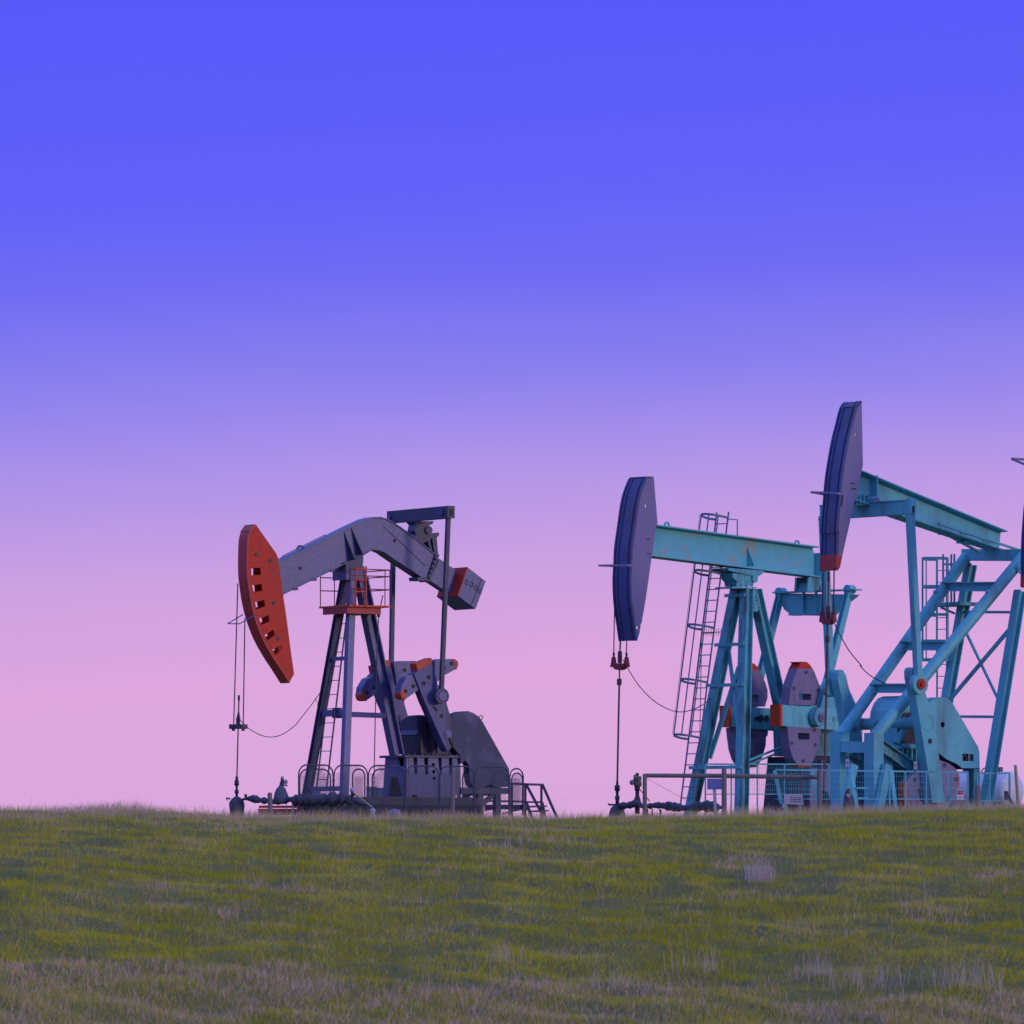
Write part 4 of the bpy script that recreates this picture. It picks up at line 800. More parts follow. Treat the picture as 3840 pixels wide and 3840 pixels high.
for sg in (1, -1):
    def pr(m, az, b0, b1, holes=()): return m.prism(F, az, *sorted((sg*b0, sg*b1)), holes)
    cr = T.part('crank', pr(MB(), arm, 1.22, 1.5), 'teal')
    q = F.az(B8((415,815))[0], 1.5); m = MB(); m.tube([F.at(q[0]+.2*math.cos(k), sg*1.502, q[1]+.2*math.sin(k)) for k in np.linspace(0,6.28,21)[:-1]], .008, 4, True); T.part('shaft_seam', m, 'tealdirt', cr)
    m = MB()
    for x, r_ in (((445,1025),.07),((300,250),.09),((322,310),.085)): q = F.az(B8(x)[0], 1.5); m.cyl(F.at(q[0], sg*1.49, q[1]), F.at(q[0], sg*1.506, q[1]), r_, 14)
    T.part('pin_hole', m, 'black', cr)
    aR = F.az(B8((818,1440))[0], 1.4)[0]; aL = F.az(B8((238,1700))[0], 1.4)[0]
    body = clipa(clipa(cwp, aR, False), aL, True)
    hw_ = [[F.az(p, 1.44) for p in B8(*h)] for h in ([(628,1435),(648,1435),(682,1615),(660,1610)], [(380,1555),(402,1555),(428,1700),(400,1700)])]
    w = T.part('crank_counterweight', pr(MB(), body, 1.0, 1.21, hw_), 'weight'); T.part('painted_tip', pr(MB(), clipa(cwp, aR, True), 1.0, 1.212), 'orange2', w); T.part('painted_tip', pr(MB(), clipa(cwp, aL, False), 1.0, 1.212), 'orange2', w)
    m = MB()
    for x in ((670,1295),(330,1460),(800,1455),(560,1240)): q = F.az(B8(x)[0], 1.4); m.cyl(F.at(q[0], sg*1.2, q[1]), F.at(q[0], sg*1.225, q[1]), .06, 12)
    T.part('bolt', m, 'darkgrey', w)
q0 = F.az(B8((415,815))[0], 1.5); T.part('crankshaft', MB().cyl(F.at(q0[0], -1.3, q0[1]), F.at(q0[0], 1.3, q0[1]), .15, 18), 'tealdirt')
# gearbox of the tall one
gl = [F.az(p, .5) for p in B7((975,780),(985,680),(1020,590),(1070,530),(1130,508),(1230,520),(1290,600),(1330,1100),(985,1100))]
gb = T.part('gearbox', MB().prism(F, gl, -.5, .5), 'teal')
m = MB()
for k in range(7): m.abox(F, gl[8][0]+.05+k*.16, gl[8][0]+.08+k*.16, .5, .63, gl[8][1]-.62, gl[8][1]-.02)
m.abox(F, gl[8][0]-.1, gl[7][0]+.2, -.55, .66, gl[8][1]-.02, gl[8][1]+.05); T.part('rib', m, 'tealpale', gb)
m = MB(); m.prism(F, [F.az(p, .56) for p in B7((995,1095),(1010,790),(1070,700),(1170,700),(1240,1095))], .502, .53); T.part('dark_cover', m, 'grime', gb)  # thin darker plate over the near face of the gearbox
m = MB(); m.tube([F.p(x, .62) for x in B7((970,1050),(1080,850),(1150,760))], .09, 8).tube([F.p(x, .62) for x in B7((1010,1080),(1230,1085))], .07, 8); T.part('oil_pipe', m, 'tealdirt', gb)
ped = T.part('pedestal', MB().prism(F, [(gl[8][0]-.1, gl[8][1]-.03), (gl[7][0]+.1, gl[8][1]-.03), (gl[7][0]+.3, GB), (gl[8][0]-.3, GB)], -.5, .5), 'tealdirt')
bgp = B8((400,700),(425,600),(470,560),(530,530),(600,525),(660,548),(712,612),(990,1090),(1005,1150),(1008,1330),(810,1330),(740,1275),(640,1232),(545,1160),(450,900))
whole = [[F.az(p, .98) for p in B8((812,1165),(938,1172),(940,1250),(812,1250))], circ(F.az(B8((590,838))[0], .98), .075)]
bg_ = T.part('belt_guard', MB().prism(F, [F.az(p, .98) for p in bgp], .95, .98, whole), 'teal')
ring = [F.az(p, .98) for p in bgp]; m = MB()
for i in range(0, 9): m.ptri([F.at(ring[i][0], .95, ring[i][1]), F.at(ring[i+1][0], .95, ring[i+1][1]), F.at(ring[i+1][0], .6, ring[i+1][1]), F.at(ring[i][0], .6, ring[i][1])], Zv*-.02)
T.part('rim', m, 'teal', bg_); m = MB(); m.prism(F, [(p[0]*.97+ring[4][0]*.03, p[1]-.03) for p in ring], .6, .63); T.part('back_plate', m, 'grime', bg_)
m = MB(); q = F.p(B8((838,1222))[0], .9); m.tube([q+(U*math.cos(k)*.07+Zv*math.sin(k)*.1) for k in np.linspace(0,6.28,14)[:-1]], .012, 5, True); T.part('pulley', m, 'weight', bg_)
q = F.p(B8((945,1330))[0], .8); T.part('guard_stand', MB().bar(q, dn(q), .22, .2, U), 'tealdirt')
# braced tower
ft_, nt2 = F.p(B6((1250,1225))[0], -1.07), F.p(B6((1935,1235))[0], 1.07); fb_, nb2 = F.p(B7((330,975))[0], -.72), F.p(B7((715,985))[0], .72)
T.part('front_leg', MB().tube([fb_, ft_], .155, 14), 'teal'); T.part('front_leg', MB().tube([nb2, nt2], .155, 14), 'teal')
rlf = F.p(B6((1290,1340))[0], -1.05); rln = F.p(B9((1870,330))[0], 1.05); rbn = F.p(B8((1080,1720))[0], 1.05); rbf = rbn-V*2.1
for tp, bt_ in ((rlf, rbf), (rln, rbn)):
    bt_ = tp+(bt_-tp)*((GB-tp.z)/(bt_.z-tp.z)); T.part('rear_leg', MB().hbeam(tp, bt_, .24, .24, U, .03), 'teal')
rbf2 = rlf+(rbf-rlf)*((GB-rlf.z)/(rbf.z-rlf.z)); rbn2 = rln+(rbn-rln)*((GB-rln.z)/(rbn.z-rln.z))
m = MB(); tz = ft_.z+.02; m.bar(ft_-V*.1, nt2+V*.2, .3, .26, Zv); T.part('top_beam', m, 'teal')
def onl(p, q, py): # point of a leg at a pixel row
    lo_, hi_ = 0., 1.
    f = lambda t: EY-(p.z+(q.z-p.z)*t)*FPX/(p.y+(q.y-p.y)*t)-py
    s0 = f(0) < 0
    for _ in range(40):
        md = (lo_+hi_)/2
        if (f(md) < 0) == s0: lo_ = md
        else: hi_ = md
    return p+(q-p)*lo_
m = MB()
for y in (2140+262/4.391, 2140+1235/4.391, 2440+425/3.019):
    p, q = onl(ft_, fb_, y), onl(nt2, nb2, y); m.hbeam(p, q, .24, .3, Zv, .03)
T.part('cross_beam', m, 'teal')
m = MB(); p, q = onl(rlf, rbf2, 2140+680/4.391), onl(rln, rbn2, 2140+685/4.391); m.bar(p, q, .07, .06, Zv); p, q = onl(rlf, rbf2, 2440+745/3.019), onl(rln, rbn2, 2440+750/3.019); m.bar(p, q, .07, .06, Zv); T.part('strut', m, 'teal')
m = MB(); m.bar(onl(rlf, rbf2, 2330), onl(rln, rbn2, 2650), .06, .05, Zv); m.bar(onl(rln, rbn2, 2335), onl(rlf, rbf2, 2640), .1, .05, Zv); T.part('diagonal_brace', m, 'teal')
m = MB()
for s_ in (ft_, nt2): m.prism(F, [(F.az((0,0),0)[0]*0+x, z) for x, z in ()], 0, 1) if False else None
q = nt2; gpl = [F.az(p, 1.25) for p in C1((235,1440),(260,1385),(330,1350),(330,1490),(280,1520),(255,1500))]; m.prism(F, gpl, 1.22, 1.25)
for x in ((262,1445),(290,1455),(300,1415)): q = F.p(C1(x)[0], 1.25); m.cyl(q, q+V*.03, .035, 8)
T.part('gusset', m, 'tealpale')
m = MB()
for x in ((2140+440/4.391, 0), (2140+440/4.391, 1)): 
    p = onl(ft_, fb_, x[0]) if x[1] == 0 else onl(nt2, nb2, x[0]); m.ball(p+Zv*.13-U*.07, .07)
T.part('lifting_eye', m, 'teal')
for (pt, b, pbx) in ((fb_, -.72, (262,1720)), (nb2, .72, (690,1820))):
    top_ = pt+Zv*.12; T.part('base_post', MB().bar(top_, dn(top_), .36, .34, V), 'teal')
m = MB(); m.bar(fb_-Zv*.25, nb2-Zv*.25, .28, .26, Zv); T.part('cross_beam', m, 'teal')
m = MB(); m.hbeam(nb2-Zv*.1, F.p(B7((1180,1360))[0], .72), .3, .26, Zv, .03); m.hbeam(fb_-Zv*.1, F.p(B7((1180,1360))[0], .72)-V*1.44, .3, .26, Zv, .03); T.part('diagonal_brace', m, 'tealdirt')
for x0, y0, x1, y1 in ((480,1290,385,1760),(868,1290,775,1760)):
    p, q = F.p(B7((x0,y0))[0], 1.0), F.p(B7((x1,y1))[0], 1.0); T.part('base_strut', MB().bar(p, q+(q-p)*.1, .22, .16, U), 'teal')
abs0 = F.az(B7((235,1720))[0], .8)[0]
m = MB()
for s_ in (1, -1): m.abox(F, abs0-.3, abs0+7.2, *sorted((s_*.75, s_*1.05)), GB-.05, GB+.28)
T.part('base_skid', m, 'teal'); T.part('foundation', MB().abox(F, abs0-.5, abs0+7.5, -1.3, 1.3, GB-.4, GB-.06), 'concrete')
# rear ladder with cage
aL_ = F.az(B9((500,900))[0], -1.5)[0]-.0
lp0 = F.p(B9((500,900))[0], -1.5); lp0 = Vector((lp0.x, lp0.y, GB)); lp1 = F.p(B6((905,1265))[0], -1.5); lp1 = Vector((lp0.x, lp0.y, lp1.z)); wv = V*.36
ld = ladder(T, lp0, lp1, wv, .305, .026, .012, 'tealpale'); m = MB(); hs_ = []
for yy in (1700+1280/3.22, 2140+275/4.391, 2140+735/4.391, 2140+1170/4.391, 2140+1475/4.391):
    z = (EY-yy)*lp0.y/FPX; c = Vector((lp0.x, lp0.y, z))+wv/2; h = [c-V*.18]+[c-V*.32*math.cos(k)-U*(.08+.55*math.sin(k)) for k in np.linspace(0, math.pi, 10)]+[c+V*.18]; hs_.append(h)
    for i in range(len(h)-1): m.bar(h[i], h[i+1], .075, .012, Zv)
for k in (2, 4, 5, 6, 8, 10): m.tube([h[k] for h in hs_], .014, 5)
T.part('safety_cage', m, 'tealpale', ld)
# work platform behind the tower top
q = F.p(B9((700,560))[0], -1.4); pl = T.part('work_platform', MB().bar(q-V*.5, q+V*.75, .09, .7, Zv), 'tealdirt'); m = MB()
for x in (600, 735, 785, 1025):
    p = F.p(B9((x,520))[0], -1.4); m.bar(p, p+Zv*1.25, .05, .05)
p, q = F.p(B9((600,-105))[0], -1.4), F.p(B9((1040,-105))[0], -1.4); m.bar(p, q, .05, .04); m.bar(p-Zv*.55, q-Zv*.55, .04, .04); T.part('handrail', m, 'tealpale', pl)
T.part('brace', MB().bar(F.p(B9((560,605))[0], -1.4), F.p(B9((790,705))[0], -1.4), .05, .04), 'tealpale', pl)
# bridle of the tall one
for x, b in ((1440,-.24),(1572,.24)):
    p, q = F.p(A2((x,740))[0], b), F.p(A2((x-6,1190))[0], b); T.part('bridle_cable', MB().tube([p, q], .02, 6).tube([q, q-Zv*.25], .032, 7), 'cable')
ca_ = F.az(A2((1495,1380))[0], 0)[0]; m = MB(); m.lprism(F, [F.bz(p, ca_) for p in A2((1430,1350),(1565,1350),(1545,1405),(1520,1425),(1470,1425),(1445,1400))], ca_-.09, ca_+.09)
for x in (1430, 1564): m.lprism(F, [F.bz(p, ca_) for p in A2((x-10,1260),(x+12,1260),(x+24,1395),(x-24,1395))], ca_-.05, ca_+.05)
T.part('carrier_bar', m, 'barred')
m = MB(); m.tube([F.p(x, 0) for x in A2((1502,790),(1503,900))], .03, 8).tube([F.p(x, 0) for x in A2((1503,900),(1500,1200))], .02, 8).tube([F.p(x, 0) for x in A2((1500,1200),(1498,1350))], .06, 8).tube([F.p(x, 0) for x in A2((1496,1425),(1492,1560))], .022, 8).tube([F.p(x, 0) for x in A2((1492,1560),(1491,1640))], .06, 8).tube([F.p(A2((1490,1640))[0], 0), F.p(A4((1358,1610))[0], 0)], .028, 8)
T.part('polished_rod', m, 'rod')
m = MB(); m.tube(catmull([F.p(p, -.5) for p in A2((1550,1330),(1580,1420),(1660,1580),(1760,1750),(1900,1920))+B7((560,170),(660,270),(780,340),(890,388))], 4), .014, 5); T.part('sensor_cable', m, 'cable')
c = F.p(A4((1380,1700))[0], 0); c.z = 0
dm = prof(3.01875, c, [(d, 2440+y/3.01875) for d, y in ((50,1860),(50,1760),(46,1690),(38,1640),(22,1600),(10,1590))], c.y)
Th = Thing('wellhead', 'shaggy dark wrapped wellhead below the tallest pumpjack head', 'wellhead', (c.x, c.y, gnd(c.x, c.y))); Th.part('wrapped_base', MB().lathe(c, dm, 14, .2), 'wrap')
m = MB(); m.tube([F.p(A4((1358,1620))[0], 0), F.p(A4((1356,1590))[0], 0)], .06, 8); Th.part('stuffing_box', m, 'grime')
q = Wp(*B7((425,1700))[0], 147.5); m = MB(); m.lathe(q, [(.1,gnd(q.x,q.y)-.1),(.15,gnd(q.x,q.y)+.1),(.13,q.z+.05),(.07,q.z+.2),(.04,q.z+.3)], 10, .3)
cv_ = Thing('covered_valve', 'shaggy wrapped valve with a pale square cap beside the stile', 'valve', (q.x, q.y, gnd(q.x,q.y))); cv_.part('wrap', m, 'wrap'); p0_, p1_ = B7((405,1622),(447,1660)); m = MB(); boxpx(m, p0_[0], p0_[1], p1_[0], p1_[1], 147.4, .25); cv_.part('cap', m, 'offwhite')
# ================================================================== PUMPJACK CUT BY THE FRAME
F = Frame(4150, 150, 40); U, V = F.u, F.v; GC = gnd(F.O.x, F.O.y)
T = Thing('pumpjack', 'pumpjack cut off by the right frame edge, only its dark head and red guard show', 'pumpjack', (F.O.x, F.O.y, GC), 'pumpjacks on the hilltop')
front = [(3990,1520),(3958,1640),(3925,1790),(3908,1900),(3898,2040),(3897,2160)]; back = [(3925,2150),(4010,1850),(4010,1520)]
hd, frs, off = head(T, F, front, back, .28, .31, (), 'steelblue', 'track', True, False)
hz = F.az((3900,1722), 0)[1]; af = F.az((3899,1722), .31)[0]; m = MB(); m.bar(F.at(af+.1,-.33,hz), F.at(af-.35,-.33,hz), .06, .03, Zv).bar(F.at(af+.1,.33,hz-.35), F.at(af-.35,-.33,hz), .06, .03, Zv); T.part('cable_guard', m, 'steelblue', hd)
m = MB(); m.prism(F, [(frs[-1][0]-.06, frs[-1][1]-.26), (frs[-1][0]+.2, frs[-1][1]-.28), (frs[-1][0]+.2, frs[-1][1]+.02), (frs[-1][0]-.05, frs[-1][1]+.02)], -.32, .31); T.part('painted_tip', m, 'darkred', hd)
m, _, _ = iseg(F, [(3970,1750),(4420,1900)], [(3960,1880),(4400,2060)], .27, .03, .035); T.part('walking_beam', m, 'teal')
for b, d in ((-1, -.6), (1, -.6), (0, 2.2)):
    p = F.at(F.az((4330,1990), 0)[0], b*.2, F.az((4330,2030), 0)[1]); q = F.at(F.az((4330,1940), 0)[0]+d, b, GC); T.part('leg', MB().hbeam(p, q, .28, .28, U, .03), 'teal')
# ================================================================== FENCES, TANK, SIGNS AT RIGHT
def mfence(name, label, pts, top, bot, posts, Y, col='tealpale', step=.06, r=.0035):
    """a run of mesh panels between 3D points"""
    Th = Thing(name, label, 'fence', dn(pts[len(pts)//2]))
    for p, ok in zip(pts, posts):
        if ok: Th.part('post', MB().bar(Vector((p.x,p.y,top(p))), dn(p), .042, .042), col)
    for p, q in zip(pts[:-1], pts[1:]):
        a_ = Vector((p.x,p.y,top(p))); b_ = Vector((q.x,q.y,top(q))); c_ = Vector((p.x,p.y,bot(p))); d_ = Vector((q.x,q.y,bot(q)))
        Th.part('rail', MB().bar(a_, b_, .04, .035, Zv).bar(c_, d_, .025, .025, Zv), col)
        e = (b_-a_); L = math.hypot(e.x, e.y); m = MB(); mesh_wires(m, c_, Vector((e.x/L, e.y/L, 0)), Zv, L, a_.z-c_.z-.02, step, r, 'grid'); Th.part('wire_mesh', m, col)
    return Th
def fz(py): return lambda p: (EY-py)*p.y/FPX
# back guard fence of the middle pumpjack
Ya = 164.3; pts = [Wp(x, 3000, Ya+i*.15) for i, x in enumerate((2645,2742,2840,2942,3110))]
mfence('mesh_fence', 'teal grid mesh guard fence behind the legs of the middle teal pumpjack', pts, fz(2440+1285/3.01875), fz(2440+1625/3.01875), (1,1,1,1,1), Ya)
Yb = 148.6; pts = [Wp(x, 3000, Yb+i*.12) for i, x in enumerate((2906,3000,3056,3180,3337,3395,3474,3555,3630))]
f2 = mfence('mesh_fence', 'long teal grid mesh guard fence in front of the tallest pumpjack', pts, lambda p: (EY-(2887+((CX+p.x/p.y*FPX)-2906)*.012))*p.y/FPX, fz(2440+1680/3.01875), (0,0,0,0,1,1,1,1,1), Yb, 'teal')
for x0, x1 in ((800,862),(1228,1285)):
    p, q = Wp(*A4((x0,1355))[0], Yb-.1), Wp(*A4((x1,1660))[0], Yb-.1); f2.part('slanted_post', MB().bar(p, q+(q-p)*.25, .09, .05), 'tealpale')
pts = [Wp(x, 3000, Yb+1+i*.1) for i, x in enumerate((3666,3712,3786))]
mfence('mesh_gate', 'square teal framed mesh gate in front of the white tank', pts, fz(2440+1388/3.01875), fz(2440+1698/3.01875), (1,1,1), Yb+1, 'tealdirt')
# stile
Ys = Yb-.6; st = Thing('stile', 'teal step stile with two slanted sides against the mesh fence', 'stile', dn(Wp(3220, 3040, Ys)))
for x0, x1 in ((462,530),(915,965)): p, q = Wp(*B7((x0,1350))[0], Ys), Wp(*B7((x1,1815))[0], Ys-.3); st.part('side_rail', MB().bar(p, q+(q-p)*.06, .09, .06), 'tealpale')
m = MB()
for y in (1555, 1670): m.bar(Wp(*B7((490+(y-1350)*.12,y))[0], Ys-.15), Wp(*B7((650,y))[0], Ys-.15), .05, .2, Zv)
st.part('tread', m, 'tealpale')
# tank
Yq = 172.0; r_ = .62; tk = Thing('tank', 'white horizontal tank with rounded end behind the mesh gate', 'tank', dn(Wp(3740, 3030, Yq)))
cR = Wp(3790, 2955, Yq); rz = (3022-2893)/2*Yq/FPX*1.1; cc = Wp(3790, 2893, Yq); cen = Vector((cc.x, cc.y, cc.z-rz)); dirT = Vector((-.75, .66, 0)).normalized()
prf = [(-.34*0+rz*.42*math.cos(k), rz*math.sin(k)) for k in np.linspace(.02, math.pi/2, 7)]
pts = [cen-dirT*d for d, _ in prf]; rs = [max(.01, r) for _, r in prf]; pts.append(cen+dirT*2.4); rs.append(rz); pts += [cen+dirT*(2.4+.2), cen+dirT*(2.4+.3)]; rs += [rz*.8, .02]
body = tk.part('shell', MB().tube(pts, rs, 28), 'white'); m = MB(); q = cen+dirT*.45+Zv*rz; m.cyl(q-Zv*.05, q+Zv*.13, .14, 14); q = cen+dirT*1.5+Zv*rz; m.cyl(q-Zv*.05, q+Zv*.08, .18, 14); tk.part('hatch', m, 'darkgrey', body)
m = MB(); q = cen+dirT*.85+Zv*rz; m.tube([q-dirT*.2, q-dirT*.12+Zv*.1, q+dirT*.12+Zv*.1, q+dirT*.2], .02, 5); tk.part('lifting_eye', m, 'galv', body)
for d in (.2, 2.0): q = cen+dirT*d; tk.part('saddle', MB().bar(q-Zv*rz*.6, Vector((q.x,q.y,gnd(q.x,q.y)-.1)), .2, .8, dirT), 'darkgrey')
p, q = Wp(*B8((1412,1295))[0], 150), dn(Wp(*B8((1460,1760))[0], 150)); solo('pole', MB().tube([q, p], .04, 8), 'straw', 'leaning weathered pole in front of the white tank end', 'pole')
m = MB(); p, q = Wp(*B8((1310,1600))[0], 149), Wp(*B8((1395,1760))[0], 149); m.bar(p, q+(q-p)*.2, .05, .05); p2 = Wp(*B8((1308,1590))[0], 149); m.bar(p2, Wp(*B8((1308,1690))[0], 149), .1, .06); solo('brace_post', m, 'darkgrey', 'short dark slanting brace at the right end of the mesh gate', 'post')
# cabinet behind gate
m = MB(); p, q = B8((890,1380),(972,1790)); boxpx(m, p[0], p[1], q[0], q[1], 158, .7); m.V[0].z = m.V[1].z = m.V[2].z = m.V[3].z = gnd(m.V[0].x, 158); cb = Thing('cabinet', 'white upright cabinet with a small teal plate left of the mesh gate', 'cabinet', dn(Wp(3650, 3030, 158))); cb.part('housing', m, 'white')
m = MB(); p, q = B8((893,1400),(970,1430)); boxpx(m, p[0], p[1], q[0], q[1], 157.98, .02); cb.part('plate', m, 'tealdirt')
# danger sign
p, q = B8((750,1582),(826,1690)); Yd = Yb+.6; ds = Thing('warning_sign', 'small red and white danger sign hung on the teal mesh fence', 'sign', Wp((p[0]+q[0])/2, q[1], Yd))
m = MB(); boxpx(m, p[0], p[1], q[0], q[1], Yd, .012); pn = ds.part('panel', m, 'white'); rm = B8((754,1586),(822,1628)); m = MB(); boxpx(m, rm[0][0], rm[0][1], rm[1][0], rm[1][1], Yd-.004, .003); ds.part('red_band', m, 'signred', pn)
c = Wp((p[0]+q[0])/2, 2440+1607/3.01875, Yd-.008); ds.part('lettering', text('DANGER', .032*1.1, c, (1,0,0), (0,0,1), 'white'), 'white', pn)
m = MB()
for k, (xa, xb) in enumerate(((775,802),(762,815),(768,808),(772,805))):
    ps, qs = B8((xa,1640+k*12),(xb,1643+k*12)); boxpx(m, ps[0], ps[1], qs[0], qs[1], Yd-.003, .002)
ds.part('small_print', m, 'signred', pn)
# lease sign
c0 = [Wp(*x, Yb-.5) for x in A4((903,1627),(1115,1625),(1127,1748),(905,1735))]
ls = Thing('sign_board', 'white lettered sign board tilted above the grass on the mesh fence', 'sign', dn(Wp(2975, 3030, Yb-.5))); pn = ls.part('panel', MB().ptri(c0, (0,.02,0)), 'offwhite'); m = MB()
for k in range(3):
    for (xa, xb) in ((975,1005),(1012,1050),(1058,1100)):
        y = 1660+k*22; m.ptri([Wp(*x, Yb-.503) for x in A4((xa,y),(xb,y+1),(xb,y+10),(xa,y+9))], (0,.002,0))
ls.part('small_print', m, 'darkgrey', pn)
for x in (935, 1095): p = Wp(*A4((x,1735))[0], Yb-.45); ls.part('post', MB().bar(p, dn(p), .05, .04), 'tealpale')
m = MB(); m.ptri([Wp(*x, Yb-.6) for x in A4((900,1728),(930,1758),(905,1790),(876,1765))], (0,.015,0)); d_ = Thing('warning_sign', 'tiny white diamond sign at the corner of the lettered board', 'sign', Wp(*A4((902,1790))[0], Yb-.6)); d_.part('panel', m, 'offwhite')
p = Wp(*A4((902,1760))[0], Yb-.57); d_.part('post', MB().bar(p, dn(p), .03, .02), 'galv')
for x, lab in (((415,1272), 'small white sticker tag above the slanted base strut left of the stile'), ((1187,1300), 'small white sticker tag below the gearbox ribs of the tallest pumpjack')):
    q = Wp(*B7(x)[0], Yb-.06 if x[0] < 500 else 149.2); m = MB(); m.ptri([q+Vector(d) for d in ((-.045,0,-.1),(.045,0,-.1),(.045,0,.1),(-.045,0,.1))], (0,.012,0)); tg = Thing('tag_sign', lab, 'sign', q-Zv*.1); pn = tg.part('panel', m, 'offwhite')
    tg.part('lettering', text('Y', .1, q+Vector((0,-.006,0)), (1,0,0), (0,0,1), 'darkgrey'), 'darkgrey', pn)
    tg.part('bracket', MB().bar(q+Vector((0,.02,.06)), q+Vector((0,.02,-.3)), .015, .012), 'galv')
# ================================================================== GRASS
def vnoise(x, y, s, seed):
    r = np.random.default_rng(seed); g = r.random((64, 64)); X = x/s; Y = y/s; xi = np.floor(X).astype(int); yi = np.floor(Y).astype(int); fx = X-xi; fy = Y-yi
    fx = fx*fx*(3-2*fx); fy = fy*fy*(3-2*fy); G = lambda i, j: g[i % 64, j % 64]
    return (G(xi,yi)*(1-fx)+G(xi+1,yi)*fx)*(1-fy)+(G(xi,yi+1)*(1-fx)+G(xi+1,yi+1)*fx)*fy
def fbm(x, y, s, seed): return .55*vnoise(x,y,s,seed)+.28*vnoise(x,y,s*.45,seed+1)+.17*vnoise(x,y,s*.2,seed+2)
m_ = bpy.data.materials.new("grass_blades"); m_.use_nodes = True; t = m_.node_tree; b = t.nodes["Principled BSDF"]; at = t.nodes.new("ShaderNodeAttribute"); at.attribute_name = "col"
t.links.new(at.outputs["Color"], b.inputs["Base Color"]); b.inputs["Roughness"].default_value = .75; b.inputs["Specular IOR Level"].default_value = .15
tr = t.nodes.new("ShaderNodeBsdfTranslucent"); t.links.new(at.outputs["Color"], tr.inputs[0]); mx = t.nodes.new("ShaderNodeMixShader"); mx.inputs[0].default_value = .3
t.links.new(b.outputs[0], mx.inputs[1]); t.links.new(tr.outputs[0], mx.inputs[2]); t.links.new(mx.outputs[0], t.nodes["Material Output"].inputs[0])
def blades(name, x, y, h, w, lean, col, label, cat):
    n = len(x); z = gz(x, y)-.02; az = rng.random(n)*math.pi; dx, dy = np.cos(az)*w/2, np.sin(az)*w/2*.6
    la = rng.random(n)*2*math.pi; lx, ly = np.cos(la)*lean*h+.06*h, np.sin(la)*lean*h
    P = np.empty((n, 5, 3), np.float32); B = np.stack([x, y, z], -1); D = np.stack([dx, dy, np.zeros(n)], -1); L = np.stack([lx, ly, np.zeros(n)], -1); H = np.stack([np.zeros(n), np.zeros(n), h], -1)
    P[:,0] = B-D; P[:,1] = B+D; P[:,2] = B+H*.6+L*.35+D*.75; P[:,3] = B+H*.6+L*.35-D*.75; P[:,4] = B+H+L
    me = bpy.data.meshes.new(name); me.vertices.add(5*n); me.vertices.foreach_set("co", P.ravel()); me.loops.add(7*n); me.polygons.add(2*n)
    o = (np.arange(n)*5)[:,None]; li = (o+np.array([0,1,2,3,3,2,4])).astype(np.int32).ravel(); me.loops.foreach_set("vertex_index", li)
    ls_ = np.stack([np.arange(n)*7, np.arange(n)*7+4], -1).astype(np.int32).ravel(); me.polygons.foreach_set("loop_start", ls_); 
    me.update(calc_edges=True); ca = me.color_attributes.new("col", 'FLOAT_COLOR', 'POINT'); c4 = np.ones((n,5,4), np.float32); c4[:,:,:3] = col[:,None,:]; ca.data.foreach_set("color", c4.ravel())
    me.materials.append(m_); ob = bpy.data.objects.new(name, me); S.collection.objects.link(ob); tag(ob, label, cat, None, 'stuff'); return ob
def scatter(n, y0, y1, pad=2.2, power=1.0):
    y = y0+(y1-y0)*rng.random(n)**power; x = (rng.random(n)*2-1)*(y*.0853+pad); return x, y
GREEN = np.array([.46,.425,.02]); OLIVE = np.array([.58,.50,.065]); SHADEG = np.array([.14,.21,.14]); DRY = np.array([.78,.51,.37]); YEL = np.array([.58,.52,.003])
def bandc(x): return 93.6-(x+8)*.17+.5*np.sin(x*.9)
def cols(x, y):
    n = len(x); k = fbm(x*.7, y*.4, 1.0, 3)[:,None]; kshade = .75*fbm(x*.9, y*.8, .6, 11)[:,None]+.25*fbm(x*.5, y*.5, 1.6, 19)[:,None]; k3 = fbm(x*.5, y*.35, 1.1, 23)[:,None]
    c = GREEN+(OLIVE-GREEN)*np.clip((k-.35)*2.5, 0, 1)
    d = y-bandc(x); yb = (np.exp(-((d-2.2)/1.3)**2)*.22+np.clip((-d-1)/2, 0, 1)*.06)[:,None]; c = c+(YEL-c)*np.clip((k3-.62+yb)*4, 0, .7)
    c = c+(SHADEG-c)*np.clip((kshade-.565)*6, 0, .6)  # dark blue-green patches: shade between tufts, put into the blade colour
    c = c+(np.array([.40,.42,.16])-c)*(np.clip((y-110)/14, 0, 1)*.45)[:,None]  # bluish haze towards the crest, mixed into the blade colour
    return c*(1+.36*(rng.random((n,1))-.5))
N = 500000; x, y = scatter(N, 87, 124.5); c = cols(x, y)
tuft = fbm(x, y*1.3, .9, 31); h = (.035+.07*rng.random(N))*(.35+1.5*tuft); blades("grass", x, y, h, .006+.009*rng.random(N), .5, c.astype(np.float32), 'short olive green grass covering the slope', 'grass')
# dry grass: in clumps, more of it near the crest and in a belt at the foot of the slope
N = 430000; x, y = scatter(N, 87, 125.5); d = .6*fbm(x*.8, y*.7, .6, 41)+.4*fbm(x*.6, y*.5, 1.6, 47); e_ = y-bandc(x)
band = np.exp(-(e_/1.0)**2)*.36+np.clip((-e_)/1.8, 0, 1)*.27+np.clip((y-111)/10, 0, 1)*(.05+.07*np.clip((-x-1)/6, 0, 1))
keep = rng.random(N) < np.clip((d+band-.55)*2.4, .02, .75); x, y = x[keep], y[keep]; n = len(x)
c = DRY*(1+.45*(rng.random((n,1))-.5)); h = (.05+.12*rng.random(n))*(.6+.9*fbm(x, y, 1.5, 51)); blades("dry_grass", x, y, h, .004+.006*rng.random(n), .45, c.astype(np.float32), 'pinkish dry grass in tufts among the green', 'grass')
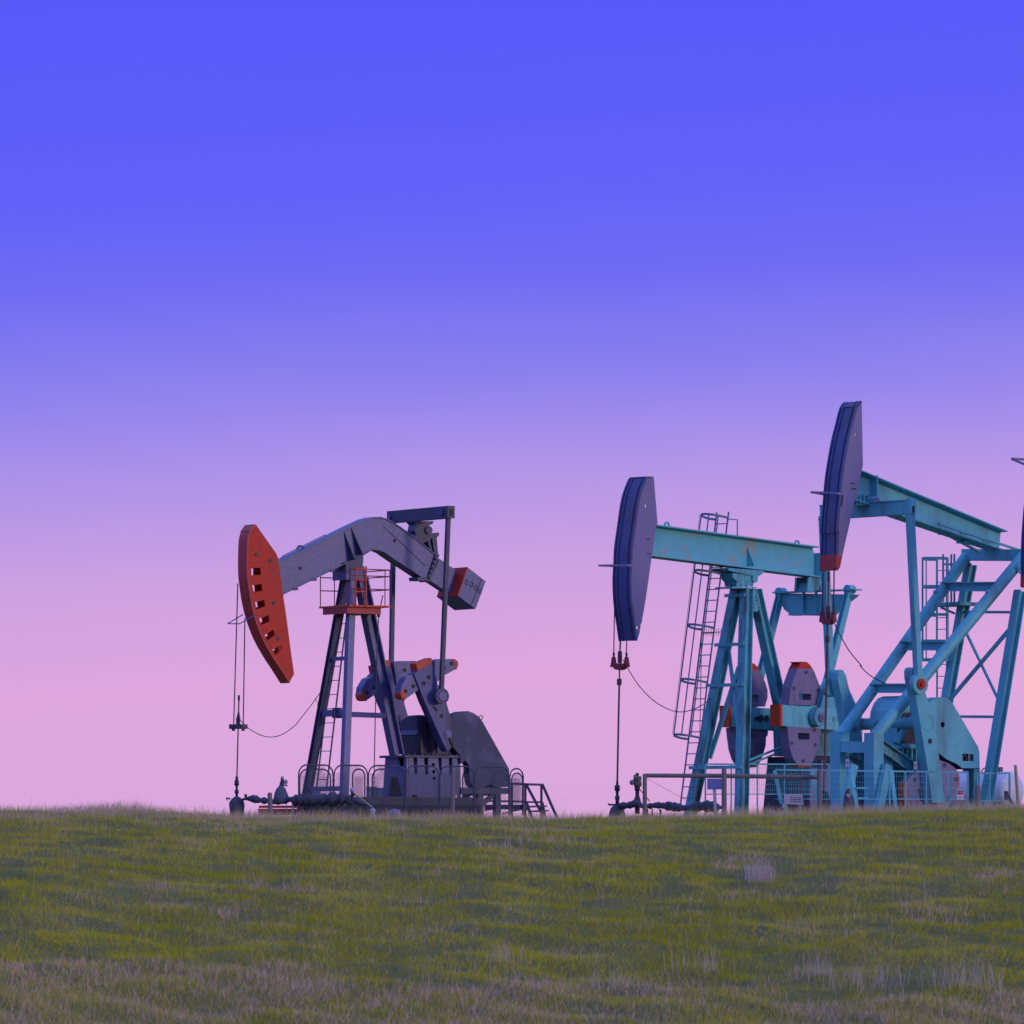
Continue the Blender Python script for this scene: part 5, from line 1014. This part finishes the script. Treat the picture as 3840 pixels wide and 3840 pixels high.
# tall seed stems
N = 26000; x, y = scatter(N, 87.5, 124.5); d = fbm(x*1.6, y*1.0, 1.1, 61); keep = rng.random(N) < np.clip((d-.55)*1.6, .012, .5); x, y = x[keep], y[keep]; n = len(x)
hh = np.where(y < 100, .3+.5*rng.random(n)**1.5, .14+.26*rng.random(n)); c = np.array([.52,.42,.27])*(1+.4*(rng.random((n,1))-.5)); blades("grass_stems", x, y, hh, .004+.003*rng.random(n), .22, c.astype(np.float32), 'tall dry seed stems standing above the grass', 'grass')
# tussocks: a pale one on the right of the slope, ragged ones along the crest
TX = []; TY = []; TH = []
for px, Y, nb, sp, hh_ in [(2855,103.6,230,.12,.5),(2825,103.8,110,.1,.34),(430,122.5,420,.55,.36),(330,122.2,200,.4,.3),(140,121.8,120,.3,.25),(930,121.5,200,.5,.28),(2920,120.5,160,.25,.3),(3560,121.5,300,.8,.3),(3700,121,220,.5,.34),(1120,121.3,160,.6,.28),(1700,121.8,260,.9,.26),(2580,121.9,220,.8,.25),(2080,122.3,160,.6,.27),(640,119,140,.3,.26),(1180,118.5,160,.35,.26),(120,117,160,.4,.28),(3620,92.3,120,.3,.6),(3250,92.6,110,.35,.6),(2640,94,70,.25,.5),(2300,93,60,.2,.45),(1880,95,60,.2,.45),(3060,93.5,60,.2,.5)]:
    TX.append((px-CX)/FPX*Y+rng.normal(0, sp, nb)); TY.append(Y+rng.normal(0, .14, nb)); TH.append(hh_*(.35+.65*rng.random(nb)))
x, y, hh = (np.concatenate(q) for q in (TX, TY, TH)); n = len(x); blades("tussock_grass", x, y, hh, .005+.004*rng.random(n), .3, (np.array([.66,.52,.42])*(1+.4*(rng.random((n,1))-.5))).astype(np.float32), 'ragged pale tussocks of tall dry grass', 'grass')
# taller grass on the very crest, in front of the machines
N = 26000; x, y = scatter(N, 119.5, 124.8, 1); d = fbm(x*.8, y, 1.3, 91); hh = (.10+.22*rng.random(N))*(.35+1.2*d); dry = (rng.random(N) < .55)[:,None]; c = np.where(dry, DRY*.9, OLIVE)*(1+.4*(rng.random((N,1))-.5)); blades("crest_grass", x, y, hh, .004+.004*rng.random(N), .35, c.astype(np.float32), 'longer grass along the crest against the sky', 'grass')
# grass behind the crest, round the machines
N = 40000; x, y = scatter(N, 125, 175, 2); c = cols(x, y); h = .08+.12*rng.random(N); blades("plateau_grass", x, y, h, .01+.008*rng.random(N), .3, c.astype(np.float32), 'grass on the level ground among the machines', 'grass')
